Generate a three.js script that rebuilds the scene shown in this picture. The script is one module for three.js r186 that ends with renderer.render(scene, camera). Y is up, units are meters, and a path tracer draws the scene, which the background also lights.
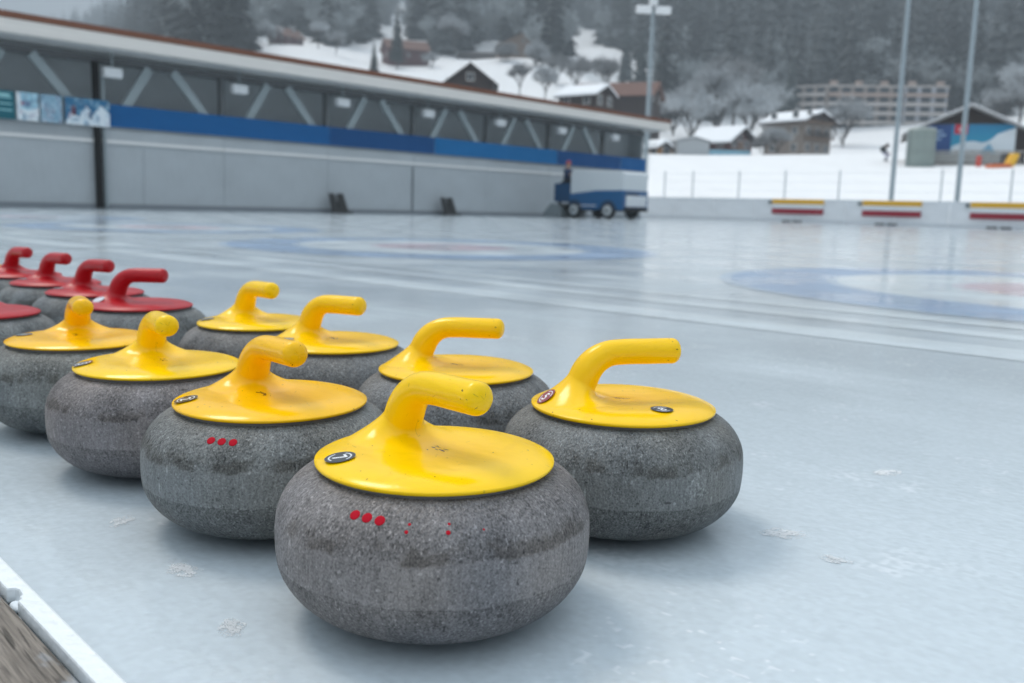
import * as THREE from 'three';
import { mergeGeometries, mergeVertices } from 'three/addons/utils/BufferGeometryUtils.js';
import { RoundedBoxGeometry } from 'three/addons/geometries/RoundedBoxGeometry.js';
import { MarchingCubes } from 'three/addons/objects/MarchingCubes.js';

const scene = new THREE.Scene();
const V3 = (x, y, z) => new THREE.Vector3(x, y, z);

// ---------------------------------------------------------------- camera
const CAM = { f: 907.06, pitch: 0.146555, roll: 0.028248, h: 0.35183 };
const camera = new THREE.PerspectiveCamera(2 * Math.atan(341.5 / CAM.f) * 180 / Math.PI, 1024 / 683, 0.05, 4000);
const cF = V3(0, -Math.sin(CAM.pitch), -Math.cos(CAM.pitch)), cU0 = V3(0, Math.cos(CAM.pitch), -Math.sin(CAM.pitch));
const cR = V3(Math.cos(CAM.roll), 0, 0).addScaledVector(cU0, Math.sin(CAM.roll));
const cU = V3(-Math.sin(CAM.roll), 0, 0).addScaledVector(cU0, Math.cos(CAM.roll));
const eye = V3(0, CAM.h, 0);
camera.position.copy(eye);
camera.quaternion.setFromRotationMatrix(new THREE.Matrix4().makeBasis(cR, cU, cF.clone().negate()));
camera.focus = 0.86;
camera.userData.fStop = 6.6;

// ---------------------------------------------------------------- overcast sky
function makeSky() {
  const W = 512, H = 256, d = new Float32Array(W * H * 4);
  for (let j = 0; j < H; j++) for (let i = 0; i < W; i++) {
    const el = ((j + 0.5) / H - 0.5) * Math.PI, s = Math.max(0, Math.sin(el)), az = (i + 0.5) / W * 2 * Math.PI;
    const c = 1 + 0.05 * Math.sin(az * 3 + 4 * s) * Math.cos(5 * s + az) + 0.035 * Math.sin(az * 7 + 9 * s);
    const L = (0.56 + 0.72 * s) * (1 + (c - 1) * Math.min(1, s * 3)), k = (j * W + i) * 4;
    d[k] = L * 0.885; d[k + 1] = L * 0.98; d[k + 2] = L * 1.075; d[k + 3] = 1;
  }
  const t = new THREE.DataTexture(d, W, H, THREE.RGBAFormat, THREE.FloatType);
  t.mapping = THREE.EquirectangularReflectionMapping; t.minFilter = t.magFilter = THREE.LinearFilter; t.needsUpdate = true;
  return t;
}
scene.background = scene.environment = makeSky();

// ---------------------------------------------------------------- sun behind thick cloud, exposure
const sun = new THREE.DirectionalLight(0xfff3e6, 1.25);
sun.position.set(-30, 62, -34); sun.target.position.set(0, 0, -6);
sun.castShadow = true; sun.shadow.radius = 34; sun.shadow.mapSize.set(4096, 4096);
Object.assign(sun.shadow.camera, { left: -70, right: 70, top: 70, bottom: -70, near: 1, far: 250 });
scene.add(sun, sun.target);
const renderer = new THREE.WebGLRenderer({ antialias: true });
renderer.setSize(1024, 683);
renderer.shadowMap.enabled = true; renderer.shadowMap.type = THREE.PCFSoftShadowMap;
renderer.toneMapping = THREE.LinearToneMapping;
renderer.toneMappingExposure = 1.6;
scene.fog = new THREE.FogExp2(0xd4e2ec, 0.0012);

// ---------------------------------------------------------------- helpers
let seedState = 7;
const rnd = () => { seedState = (seedState + 0x6D2B79F5) | 0; let t = Math.imul(seedState ^ seedState >>> 15, 1 | seedState); t = t + Math.imul(t ^ t >>> 7, 61 | t) ^ t; return ((t ^ t >>> 14) >>> 0) / 4294967296; };
const seed = s => { seedState = s * 7919 + 13; };
const rr = (a, b) => a + (b - a) * rnd();
const clamp = (x, a = 0, b = 1) => Math.min(b, Math.max(a, x));
const mix = (a, b, t) => a + (b - a) * t;
const sstep = (a, b, x) => { const t = clamp((x - a) / (b - a)); return t * t * (3 - 2 * t); };
function hash(x, y, s) { let h = Math.imul(x, 374761393) + Math.imul(y, 668265263) + Math.imul(s, 2147483647 ^ 9127) | 0; h = Math.imul(h ^ h >>> 13, 1274126177); return ((h ^ h >>> 16) >>> 0) / 4294967296; }
function vnoise(x, y, px, py, s) {          // value noise, repeats every px, py cells
  const xi = Math.floor(x), yi = Math.floor(y), fx = x - xi, fy = y - yi, m = (a, n) => ((a % n) + n) % n;
  const u = fx * fx * (3 - 2 * fx), v = fy * fy * (3 - 2 * fy), x0 = m(xi, px), x1 = m(xi + 1, px), y0 = m(yi, py), y1 = m(yi + 1, py);
  return mix(mix(hash(x0, y0, s), hash(x1, y0, s), u), mix(hash(x0, y1, s), hash(x1, y1, s), u), v);
}
function fbm(u, v, n, oct, s) { let a = 0, w = 0.5, t = 0; for (let k = 0; k < oct; k++) { a += w * vnoise(u * n, v * n, n, n, s + k); t += w; w *= 0.5; n *= 2; } return a / t; }
const enc = x => { x = clamp(x); return 255 * (x <= 0.0031308 ? 12.92 * x : 1.055 * Math.pow(x, 1 / 2.4) - 0.055); };
function dataTex(W, H, fn, color = true) {  // fn(u, v) -> [r, g, b] linear (colour) or a number
  const d = new Uint8Array(W * H * 4);
  for (let j = 0; j < H; j++) for (let i = 0; i < W; i++) {
    const c = fn((i + 0.5) / W, (j + 0.5) / H, i, j), k = (j * W + i) * 4;
    if (color) { d[k] = enc(c[0]); d[k + 1] = enc(c[1]); d[k + 2] = enc(c[2]); } else d[k] = d[k + 1] = d[k + 2] = 255 * clamp(c);
    d[k + 3] = 255;
  }
  const t = new THREE.DataTexture(d, W, H); t.wrapS = t.wrapT = THREE.RepeatWrapping;
  t.magFilter = THREE.LinearFilter; t.minFilter = THREE.LinearMipmapLinearFilter; t.generateMipmaps = true;
  if (color) t.colorSpace = THREE.SRGBColorSpace; t.needsUpdate = true; return t;
}
function canvasTex(w, h, draw) { const c = document.createElement('canvas'); c.width = w; c.height = h; draw(c.getContext('2d'), w, h); const t = new THREE.CanvasTexture(c); t.colorSpace = THREE.SRGBColorSpace; t.magFilter = THREE.LinearFilter; return t; }
const lin = (r, g, b) => new THREE.Color().setRGB(r, g, b);
const mat = (c, rough = 0.8, extra = {}) => new THREE.MeshStandardMaterial({ color: Array.isArray(c) ? lin(...c) : c, roughness: rough, ...extra });
const phys = (c, rough, extra = {}) => new THREE.MeshPhysicalMaterial({ color: Array.isArray(c) ? lin(...c) : c, roughness: rough, ...extra });
const taken = new Map();
function numbered(n) { const k = taken.get(n) || 0; taken.set(n, k + 1); return k ? `${n}_${String(k).padStart(3, '0')}` : n; }
function info(o, label, category, group, kind) { o.userData = { ...o.userData, label, category }; if (group) o.userData.group = group; if (kind) o.userData.kind = kind; return o; }
function thing(name, label, category, p = [0, 0, 0], turn = 0, group) {
  const o = new THREE.Group(); o.name = numbered(name); o.position.set(...p); o.rotation.y = turn; scene.add(o);
  return info(o, label, category, group);
}
function part(parent, name, geo, material, p, r) {
  const m = new THREE.Mesh(Array.isArray(geo) ? mergeGeometries(geo.map(g => g.index ? g.toNonIndexed() : g)) : geo, material); m.name = name;
  if (p) m.position.set(...p); if (r) m.rotation.set(...r); parent.add(m); return m;
}
function single(name, geo, material, label, category, p, group) {
  const m = part(scene, numbered(name), geo, material, p); return info(m, label, category, group);
}
function structure(name, geo, material, p) { const m = part(scene, numbered(name), geo, material, p); m.userData.kind = 'structure'; return m; }
const box = (w, h, d, x = 0, y = 0, z = 0) => new THREE.BoxGeometry(w, h, d).translate(x, y, z);
const rbox = (w, h, d, r, x = 0, y = 0, z = 0) => new RoundedBoxGeometry(w, h, d, 2, r).translate(x, y, z);
function bar(a, b, w, d = w) {              // a square bar from a to b
  const A = V3(...a), B = V3(...b), dir = B.clone().sub(A), g = new THREE.BoxGeometry(w, dir.length(), d);
  g.applyQuaternion(new THREE.Quaternion().setFromUnitVectors(V3(0, 1, 0), dir.clone().normalize()));
  return g.translate(...A.add(B).multiplyScalar(0.5).toArray());
}
function rod(a, b, r0, r1 = r0, n = 8) {
  const A = V3(...a), B = V3(...b), dir = B.clone().sub(A), g = new THREE.CylinderGeometry(r1, r0, dir.length(), n);
  g.applyQuaternion(new THREE.Quaternion().setFromUnitVectors(V3(0, 1, 0), dir.clone().normalize()));
  return g.translate(...A.add(B).multiplyScalar(0.5).toArray());
}
function extrude(pts, depth, bevel = 0) {
  const s = new THREE.Shape(pts.map(p => new THREE.Vector2(...p)));
  return new THREE.ExtrudeGeometry(s, { depth, bevelEnabled: bevel > 0, bevelSize: bevel, bevelThickness: bevel, bevelSegments: 2, steps: 1 });
}
const ray = (x, y) => cF.clone().addScaledVector(cR, (x - 512) / CAM.f).addScaledVector(cU, -(y - 341.5) / CAM.f);
const at = (x, y, depth) => { const d = ray(x, y); return eye.clone().addScaledVector(d, depth / -d.z); };
const ground = (x, y, h = 0) => { const d = ray(x, y); return eye.clone().addScaledVector(d, (h - eye.y) / d.y); };
function toPx(p) { const d = p.clone().sub(eye), z = d.dot(cF); return [512 + CAM.f * d.dot(cR) / z, 341.5 - CAM.f * d.dot(cU) / z]; }

// rink frame: O on the near edge, dA runs up the sheets, dB runs across them
const dA = V3(0.669, 0, -0.743), dB = V3(0.743, 0, 0.669), O = V3(-0.49, 0, -0.83);
const rink = (a, b, y = 0) => O.clone().addScaledVector(dA, a).addScaledVector(dB, b).setY(y);
const rinkOf = (x, z) => [(x - O.x) * dA.x + (z - O.z) * dA.z, (x - O.x) * dB.x + (z - O.z) * dB.z];
const TURN_A = Math.atan2(0.743, 0.669);      // local x along dA, local z along dB

// ================================================================ the setting
// ---------------------------------------------------------------- terrain: valley floor and the mountain side
function prof(t, r) { for (let k = 1; k < t.length; k++) if (r <= t[k][0]) { const [r0, h0] = t[k - 1], [r1, h1] = t[k]; return mix(h0, h1, (r - r0) / (r1 - r0)); } return t[t.length - 1][1]; }
const LEFT = [[0, -0.3], [46, -0.3], [60, 0.8], [90, 4.4], [120, 8], [160, 13], [200, 20], [250, 33], [300, 46], [350, 57], [450, 78], [600, 111], [800, 160], [1000, 215], [1300, 310], [1600, 420]];
const RIGHT = [[0, -0.3], [40, -0.3], [52, 0.35], [62, 1.6], [90, 4.9], [120, 8], [160, 11], [200, 15], [260, 21], [310, 28], [360, 45], [450, 76], [600, 114], [800, 164], [1000, 220], [1300, 318], [1600, 430]];
const wob = (x, z, s, k) => vnoise(x / s + 500, z / s + 500, 4096, 4096, k) - 0.5;
function terrain(x, z) {
  const r = Math.hypot(x, z), ang = Math.atan2(x, -z), front = 1 - sstep(1.0, 1.7, Math.abs(ang));
  let h = mix(prof(LEFT, r), prof(RIGHT, r), sstep(0.02, 0.2, ang));
  h *= 1 - 0.52 * sstep(-0.24, -0.52, ang) * sstep(180, 420, r);
  h = mix(-0.3 + sstep(40, 400, r) * 10, h, front);
  h += sstep(65, 220, r) * (wob(x, z, 38, 3) * 5 + wob(x, z, 14, 4) * 1.6) + sstep(300, 600, r) * wob(x, z, 120, 5) * 34;
  const [a, b] = rinkOf(x, z), out = Math.max(-4 - a, a - 44.3, -36 - b, b - 40);
  return mix(-0.3, h, sstep(0, 7, out));
}
{
  const rs = [0]; for (let r = 1; r < 1600; r *= r < 30 ? 1.35 : 1.032) rs.push(r);
  const na = 420, pos = [], uv = [], idx = [];
  for (const r of rs) for (let k = 0; k <= na; k++) {
    const t = k / na * 2 * Math.PI, x = r * Math.sin(t), z = -r * Math.cos(t);
    pos.push(x, terrain(x, z), z); uv.push(x / 6, z / 6);
  }
  for (let j = 0; j + 1 < rs.length; j++) for (let k = 0; k < na; k++) { const p = j * (na + 1) + k, s = p + na + 1; idx.push(p, p + 1, s, p + 1, s + 1, s); }
  const g = new THREE.BufferGeometry(); g.setAttribute('position', new THREE.Float32BufferAttribute(pos, 3)); g.setAttribute('uv', new THREE.Float32BufferAttribute(uv, 2)); g.setIndex(idx); g.computeVertexNormals();
  const snowBump = dataTex(512, 512, (u, v) => 0.6 * fbm(u, v, 8, 4, 11) + 0.4 * fbm(u, v, 64, 2, 15), false);
  const snowMap = dataTex(256, 256, (u, v) => { const k = 0.80 + 0.10 * fbm(u, v, 6, 4, 19); return [k * 0.985, k * 0.995, k]; });
  structure('snowy_hillside', g, mat([1, 1, 1], 0.9, { map: snowMap, bumpMap: snowBump, bumpScale: 0.12 }));
}

// ---------------------------------------------------------------- ice
function sheet(a0, a1, b0, b1, y, na = 1, nb = 1) {
  const pos = [], uv = [], idx = [];
  for (let i = 0; i <= na; i++) for (let k = 0; k <= nb; k++) { const a = mix(a0, a1, i / na), b = mix(b0, b1, k / nb), p = rink(a, b, y); pos.push(p.x, p.y, p.z); uv.push(b, a); }
  for (let i = 0; i < na; i++) for (let k = 0; k < nb; k++) { const p = i * (nb + 1) + k, s = p + nb + 1; idx.push(p, p + 1, s, p + 1, s + 1, s); }
  const g = new THREE.BufferGeometry(); g.setAttribute('position', new THREE.Float32BufferAttribute(pos, 3)); g.setAttribute('uv', new THREE.Float32BufferAttribute(uv, 2)); g.setIndex(idx); g.computeVertexNormals();
  return g;
}
const iceMap = dataTex(2048, 2048, (u, v) => {           // 4 m tile: scraper bands, cloudy patches, white frost flecks and scuffs
  const cloud = fbm(u, v, 5, 5, 31), band = vnoise(u * 5, v * 130, 5, 130, 37) * 0.6 + vnoise(u * 3, v * 42, 3, 42, 38) * 0.4;
  const fine = vnoise(u * 180, v * 900, 180, 900, 39), grain = vnoise(u * 700, v * 700, 700, 700, 33);
  const fl = vnoise(u * 560, v * 560, 560, 560, 41), gate = fbm(u, v, 14, 3, 43), fleck = sstep(0.80, 0.95, fl) * sstep(0.46, 0.72, gate);
  const sc = fbm(u, v, 26, 5, 47), scuff = 0.6 * sstep(0.70, 0.84, sc) * sstep(0.25, 0.75, grain);
  let k = 0.80 + 0.15 * (cloud - 0.5) + 0.035 * (band - 0.5) + 0.04 * (fine - 0.5) + 0.08 * (grain - 0.5) + 0.16 * fleck + 0.16 * scuff;
  const w = clamp(fleck + scuff);
  return [k * mix(0.93, 1, w), k * mix(0.985, 1, w), k];
});
iceMap.repeat.set(0.25, 0.25);
const iceBump = dataTex(1024, 1024, (u, v) => 0.45 * vnoise(u * 90, v * 90, 90, 90, 51) + 0.4 * fbm(u, v, 200, 2, 52) + 0.15 * vnoise(u * 50, v * 120, 50, 120, 53), false);
iceBump.repeat.set(1.25, 1.25);
const iceRough = dataTex(512, 512, (u, v) => 0.5 + 0.9 * (fbm(u, v, 6, 5, 57) - 0.5) + 0.25 * (vnoise(u * 8, v * 120, 8, 120, 58) - 0.5), false);
iceRough.repeat.set(0.5, 0.5);
const iceMat = (c, q = 0.30) => phys(c, q, { map: iceMap, bumpMap: iceBump, bumpScale: 0.00035, roughnessMap: iceRough, ior: 1.31 });
structure('ice', sheet(-0.6, 43.6, -24.6, 34, 0, 8, 8), iceMat([0.70, 0.74, 0.775], 0.28));
structure('ice', sheet(37.35, 43.6, -34.5, -24.65, 0.001, 2, 2), iceMat([0.70, 0.74, 0.775], 0.28));
const pale = iceMat([0.86, 0.90, 0.93]);
for (const [a0, a1, m] of [[2.28, 2.50, pale], [2.72, 2.86, pale], [3.04, 3.14, pale], [7.3, 7.42, pale], [11.6, 11.72, pale]]) structure('ice_line', sheet(a0, a1, -24.4, 34, 0.0012, 1, 4), m);
const ringBlue = iceMat([0.43, 0.545, 0.735]), ringRed = iceMat([0.76, 0.58, 0.63]), ringWhite = iceMat([0.84, 0.88, 0.91]), bleedBlue = iceMat([0.60, 0.685, 0.80]), bleedRed = iceMat([0.79, 0.72, 0.765]);
function disc(r0, r1, c, y) {
  const g = new THREE.RingGeometry(r0, r1, 96, 1), p = g.attributes.position, uv = [];
  for (let i = 0; i < p.count; i++) { const a = c[0] + p.getX(i), b = c[1] + p.getY(i), q = rink(a, b, y); p.setXYZ(i, q.x, q.y, q.z); uv.push(b, a); }
  g.setAttribute('uv', new THREE.Float32BufferAttribute(uv, 2)); g.computeVertexNormals();
  if (g.attributes.normal.getY(0) < 0) { const ix = g.index.array; for (let i = 0; i < ix.length; i += 3) [ix[i], ix[i + 1]] = [ix[i + 1], ix[i]]; g.computeVertexNormals(); }
  return g;
}
for (const a of [5.12, 38.6]) for (const b of [-14.34, -9.56, -4.78, 0.0, 4.78, 9.56, 14.34]) {
  structure('house_ring_blue', disc(1.27, 1.78, [a, b], 0.0016), ringBlue);
  structure('ring_dye_bleed', disc(1.78, 1.84, [a, b], 0.0016), bleedBlue);
  structure('ring_dye_bleed', disc(1.21, 1.27, [a, b], 0.0016), bleedBlue);
  structure('house_ring_white', disc(0.63, 1.21, [a, b], 0.0016), ringWhite);
  structure('ring_dye_bleed', disc(0.57, 0.63, [a, b], 0.0016), bleedRed);
  structure('house_ring_red', disc(0.15, 0.57, [a, b], 0.0016), ringRed);
}

// ---------------------------------------------------------------- the wooden rim and its white lip at the near edge
{
  const t = V3(0.697, 0, 0.717), n = V3(0.717, 0, -0.697), P = V3(-0.488, 0, -0.832);   // n points onto the ice
  const turn = Math.atan2(-t.z, t.x);           // local x along t, local z = away from the ice
  const lip = thing('edge_lip', 'thin white lip with a broken notch along the weathered rink edge', 'edging', [P.x - n.x * 0.008, 0.001, P.z - n.z * 0.008], turn);
  const lipMat = phys([0.80, 0.84, 0.86], 0.45, { bumpMap: iceBump, bumpScale: 0.002 });
  const w = 0.0125, x0 = -1.6, x1 = 1.4, c = 0.112;  // c: the notch
  const outl = [[x0, 0], [x1, 0], [x1, w], [c + 0.030, w], [c + 0.027, 0.0085], [c + 0.023, 0.0095], [c + 0.019, 0.0060], [c + 0.006, 0.0050], [c - 0.001, 0.0070], [c - 0.004, w], [x0, w]];
  const g = extrude(outl.map(([x, y]) => [x, y]), 0.010, 0.0022).rotateX(Math.PI / 2).translate(0, 0.0135, 0);
  part(lip, 'lip', g, lipMat);
  part(lip, 'packed_snow', new THREE.IcosahedronGeometry(0.011, 3).scale(1.0, 0.35, 0.5), mat([0.7, 0.76, 0.8], 0.6), [c + 0.013, 0.003, 0.011]);
  const wood = dataTex(1024, 512, (u, v) => {
    const warp = fbm(u, v, 4, 3, 61) * 0.06, g1 = vnoise(u * 6, (v + warp) * 46, 6, 46, 62), g2 = vnoise(u * 18, (v + warp) * 150, 18, 150, 63), g3 = vnoise(u * 40, v * 300, 40, 300, 64);
    const frost = sstep(0.56, 0.72, fbm(u, v, 18, 4, 65)), dark = sstep(0.62, 0.8, g2) * 0.55;
    const k = (0.11 + 0.13 * g1 + 0.10 * (g3 - 0.5)) * (1 - dark);
    return [mix(k * 1.12, 0.40, frost * 0.6), mix(k * 0.98, 0.44, frost * 0.6), mix(k * 0.84, 0.48, frost * 0.6)];
  });
  const woodBump = dataTex(1024, 512, (u, v) => 0.6 * vnoise(u * 6, v * 80, 6, 80, 62) + 0.4 * vnoise(u * 24, v * 240, 24, 240, 63), false);
  const deck = thing('deck', 'weathered grey brown wooden planks along the rink edge', 'deck', [P.x, 0, P.z], turn);
  for (let k = 0; k < 5; k++) {
    const m = wood.clone(); m.repeat.set(1 / 0.9, 1 / 0.3); m.offset.set(k * 0.37, k * 0.21); m.needsUpdate = true;
    const bm = woodBump.clone(); bm.repeat.copy(m.repeat); bm.offset.copy(m.offset); bm.needsUpdate = true;
    const pg = rbox(3.0, 0.030, 0.112, 0.004), p = pg.attributes.position, uv = [];
    for (let i = 0; i < p.count; i++) uv.push(p.getX(i), p.getZ(i) + p.getY(i));
    pg.setAttribute('uv', new THREE.Float32BufferAttribute(uv, 2));
    part(deck, 'plank', pg, mat([1, 1, 1], 0.85, { map: m, bumpMap: bm, bumpScale: 0.004 }), [-0.1, -0.004 + 0.001 * (k % 2), 0.026 + 0.056 + k * 0.117]);
  }
  part(deck, 'bearer', box(3.0, 0.05, 0.62, -0.1, -0.046, 0.33), mat([0.03, 0.028, 0.025], 0.95));
}

// ================================================================ the long covered stand beside the rink
const SP = 3.85;                              // bay length
const WALL0 = V3(-11.5, 0, -25.24);           // foot of the dark post; local x runs along the wall, local z towards the ice
const wallPt = (k, y, z = 0) => { const c = Math.cos(TURN_A), s = Math.sin(TURN_A), x = k * SP; return [WALL0.x + x * c + z * s, y, WALL0.z - x * s + z * c]; };
const concrete = dataTex(512, 512, (u, v) => { const k = 0.9 + 0.16 * (fbm(u, v, 4, 5, 81) - 0.5) + 0.05 * (vnoise(u * 120, v * 10, 120, 10, 82) - 0.5); return [k, k, k]; });
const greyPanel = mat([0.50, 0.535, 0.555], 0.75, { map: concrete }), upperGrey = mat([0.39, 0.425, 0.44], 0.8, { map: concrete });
const paleTrim = mat([0.80, 0.79, 0.77], 0.7), steel = mat([0.31, 0.36, 0.375], 0.55, { metalness: 0.2 }), blackish = mat([0.010, 0.010, 0.010], 0.9);
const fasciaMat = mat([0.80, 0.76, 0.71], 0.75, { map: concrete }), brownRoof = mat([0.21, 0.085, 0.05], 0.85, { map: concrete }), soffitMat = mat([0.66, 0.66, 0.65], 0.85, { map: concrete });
{
  const b = thing('rink_stand', 'long grey low building with white eave and V struts beside the ice', 'building', WALL0.toArray(), TURN_A);
  const X0 = -3 * SP, X1 = 6.84 * SP;
  for (let k = -3; k < 7; k++) { const x0 = k * SP, x1 = Math.min((k + 1) * SP, X1); if (x1 - x0 > 0.3) { part(b, 'wall_panel', box(x1 - x0 - 0.014, 2.18, 0.12, (x0 + x1) / 2, 1.09, -0.06 - 0.004 * ((k + 3) % 2)), greyPanel); part(b, 'rail', box(x1 - x0 - 0.02, 0.09, 0.05, (x0 + x1) / 2, 1.84, 0.026), paleTrim); } }
  part(b, 'backing_wall', box(X1 - X0, 2.2, 0.2, (X0 + X1) / 2, 1.1, -0.26), mat([0.08, 0.085, 0.09], 0.9));
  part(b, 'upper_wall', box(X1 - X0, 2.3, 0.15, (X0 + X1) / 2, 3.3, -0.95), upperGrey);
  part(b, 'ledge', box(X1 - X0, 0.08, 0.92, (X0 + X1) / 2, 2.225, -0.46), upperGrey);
  part(b, 'kick_plate', box(X1 - X0, 0.14, 0.03, (X0 + X1) / 2, 0.07, 0.016), mat([0.22, 0.24, 0.26], 0.7));
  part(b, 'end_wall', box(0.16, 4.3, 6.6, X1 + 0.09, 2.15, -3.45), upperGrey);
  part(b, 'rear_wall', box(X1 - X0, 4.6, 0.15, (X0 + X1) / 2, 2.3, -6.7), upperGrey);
  part(b, 'top_beam', box(X1 - X0, 0.16, 0.18, (X0 + X1) / 2, 4.0, -0.06), mat([0.10, 0.105, 0.11], 0.7));
  for (let k = -3; k < 7; k++) {
    const y0 = k === 0 ? 0.04 : 2.27;
    part(b, 'post', box(0.15, 3.92 - y0, 0.15, k * SP, (3.92 + y0) / 2, k === 0 ? 0.10 : -0.09), k === 0 ? blackish : mat([0.13, 0.14, 0.145], 0.6, { metalness: 0.2 }));
    if (k === 0) part(b, 'downpipe', rod([0.19, 0.04, 0.09], [0.19, 3.7, 0.09], 0.05), steel);
    const q = f => (k + f) * SP;
    if (q(0.9) < X1) { part(b, 'strut', bar([q(0.16), 2.45, -0.02], [q(0.405), 3.93, -0.02], 0.24, 0.12), steel); part(b, 'strut', bar([q(0.59), 3.93, -0.02], [q(0.92), 2.45, -0.02], 0.24, 0.12), steel); }
  }
  // roof: soffit, eave board and a low brown roof
  const sl = 0.16, zf = 0.9, zr = -7.2, yE = 4.56, ye = z => yE + (zf - z) * sl, RX0 = X0 - 0.5, RX1 = X1 + 0.75;
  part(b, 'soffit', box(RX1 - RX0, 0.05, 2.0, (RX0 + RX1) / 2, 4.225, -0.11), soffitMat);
  part(b, 'eave_board', box(RX1 - RX0, 0.33, 0.06, (RX0 + RX1) / 2, 4.385, 0.932), fasciaMat);
  const pr = extrude([[zf + 0.07, yE], [zf + 0.07, yE + 0.16], [zr, ye(zr) + 0.11], [zr, ye(zr) - 0.04]], RX1 - RX0).rotateY(-Math.PI / 2).translate(RX1, 0, 0);
  { const p = pr.attributes.position, uv = []; for (let i = 0; i < p.count; i++) uv.push(p.getX(i) / 2, p.getZ(i) / 2); pr.setAttribute('uv', new THREE.Float32BufferAttribute(uv, 2)); }
  part(b, 'roof', pr, brownRoof);
  part(b, 'gable', extrude([[zf, 4.25], [zf, yE], [zr + 0.2, ye(zr) - 0.05], [zr + 0.2, 4.25]], 0.05).rotateY(-Math.PI / 2).translate(RX1 - 0.02, 0, 0), mat([0.22, 0.13, 0.085], 0.8));
  for (const k of [2.98, 0.35]) part(b, 'joint_strip', box(0.04, 1.7, 0.02, k * SP, 0.86, 0.012), mat(k > 1 ? [0.10, 0.11, 0.12] : [0.50, 0.53, 0.55], 0.7));
}
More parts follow.
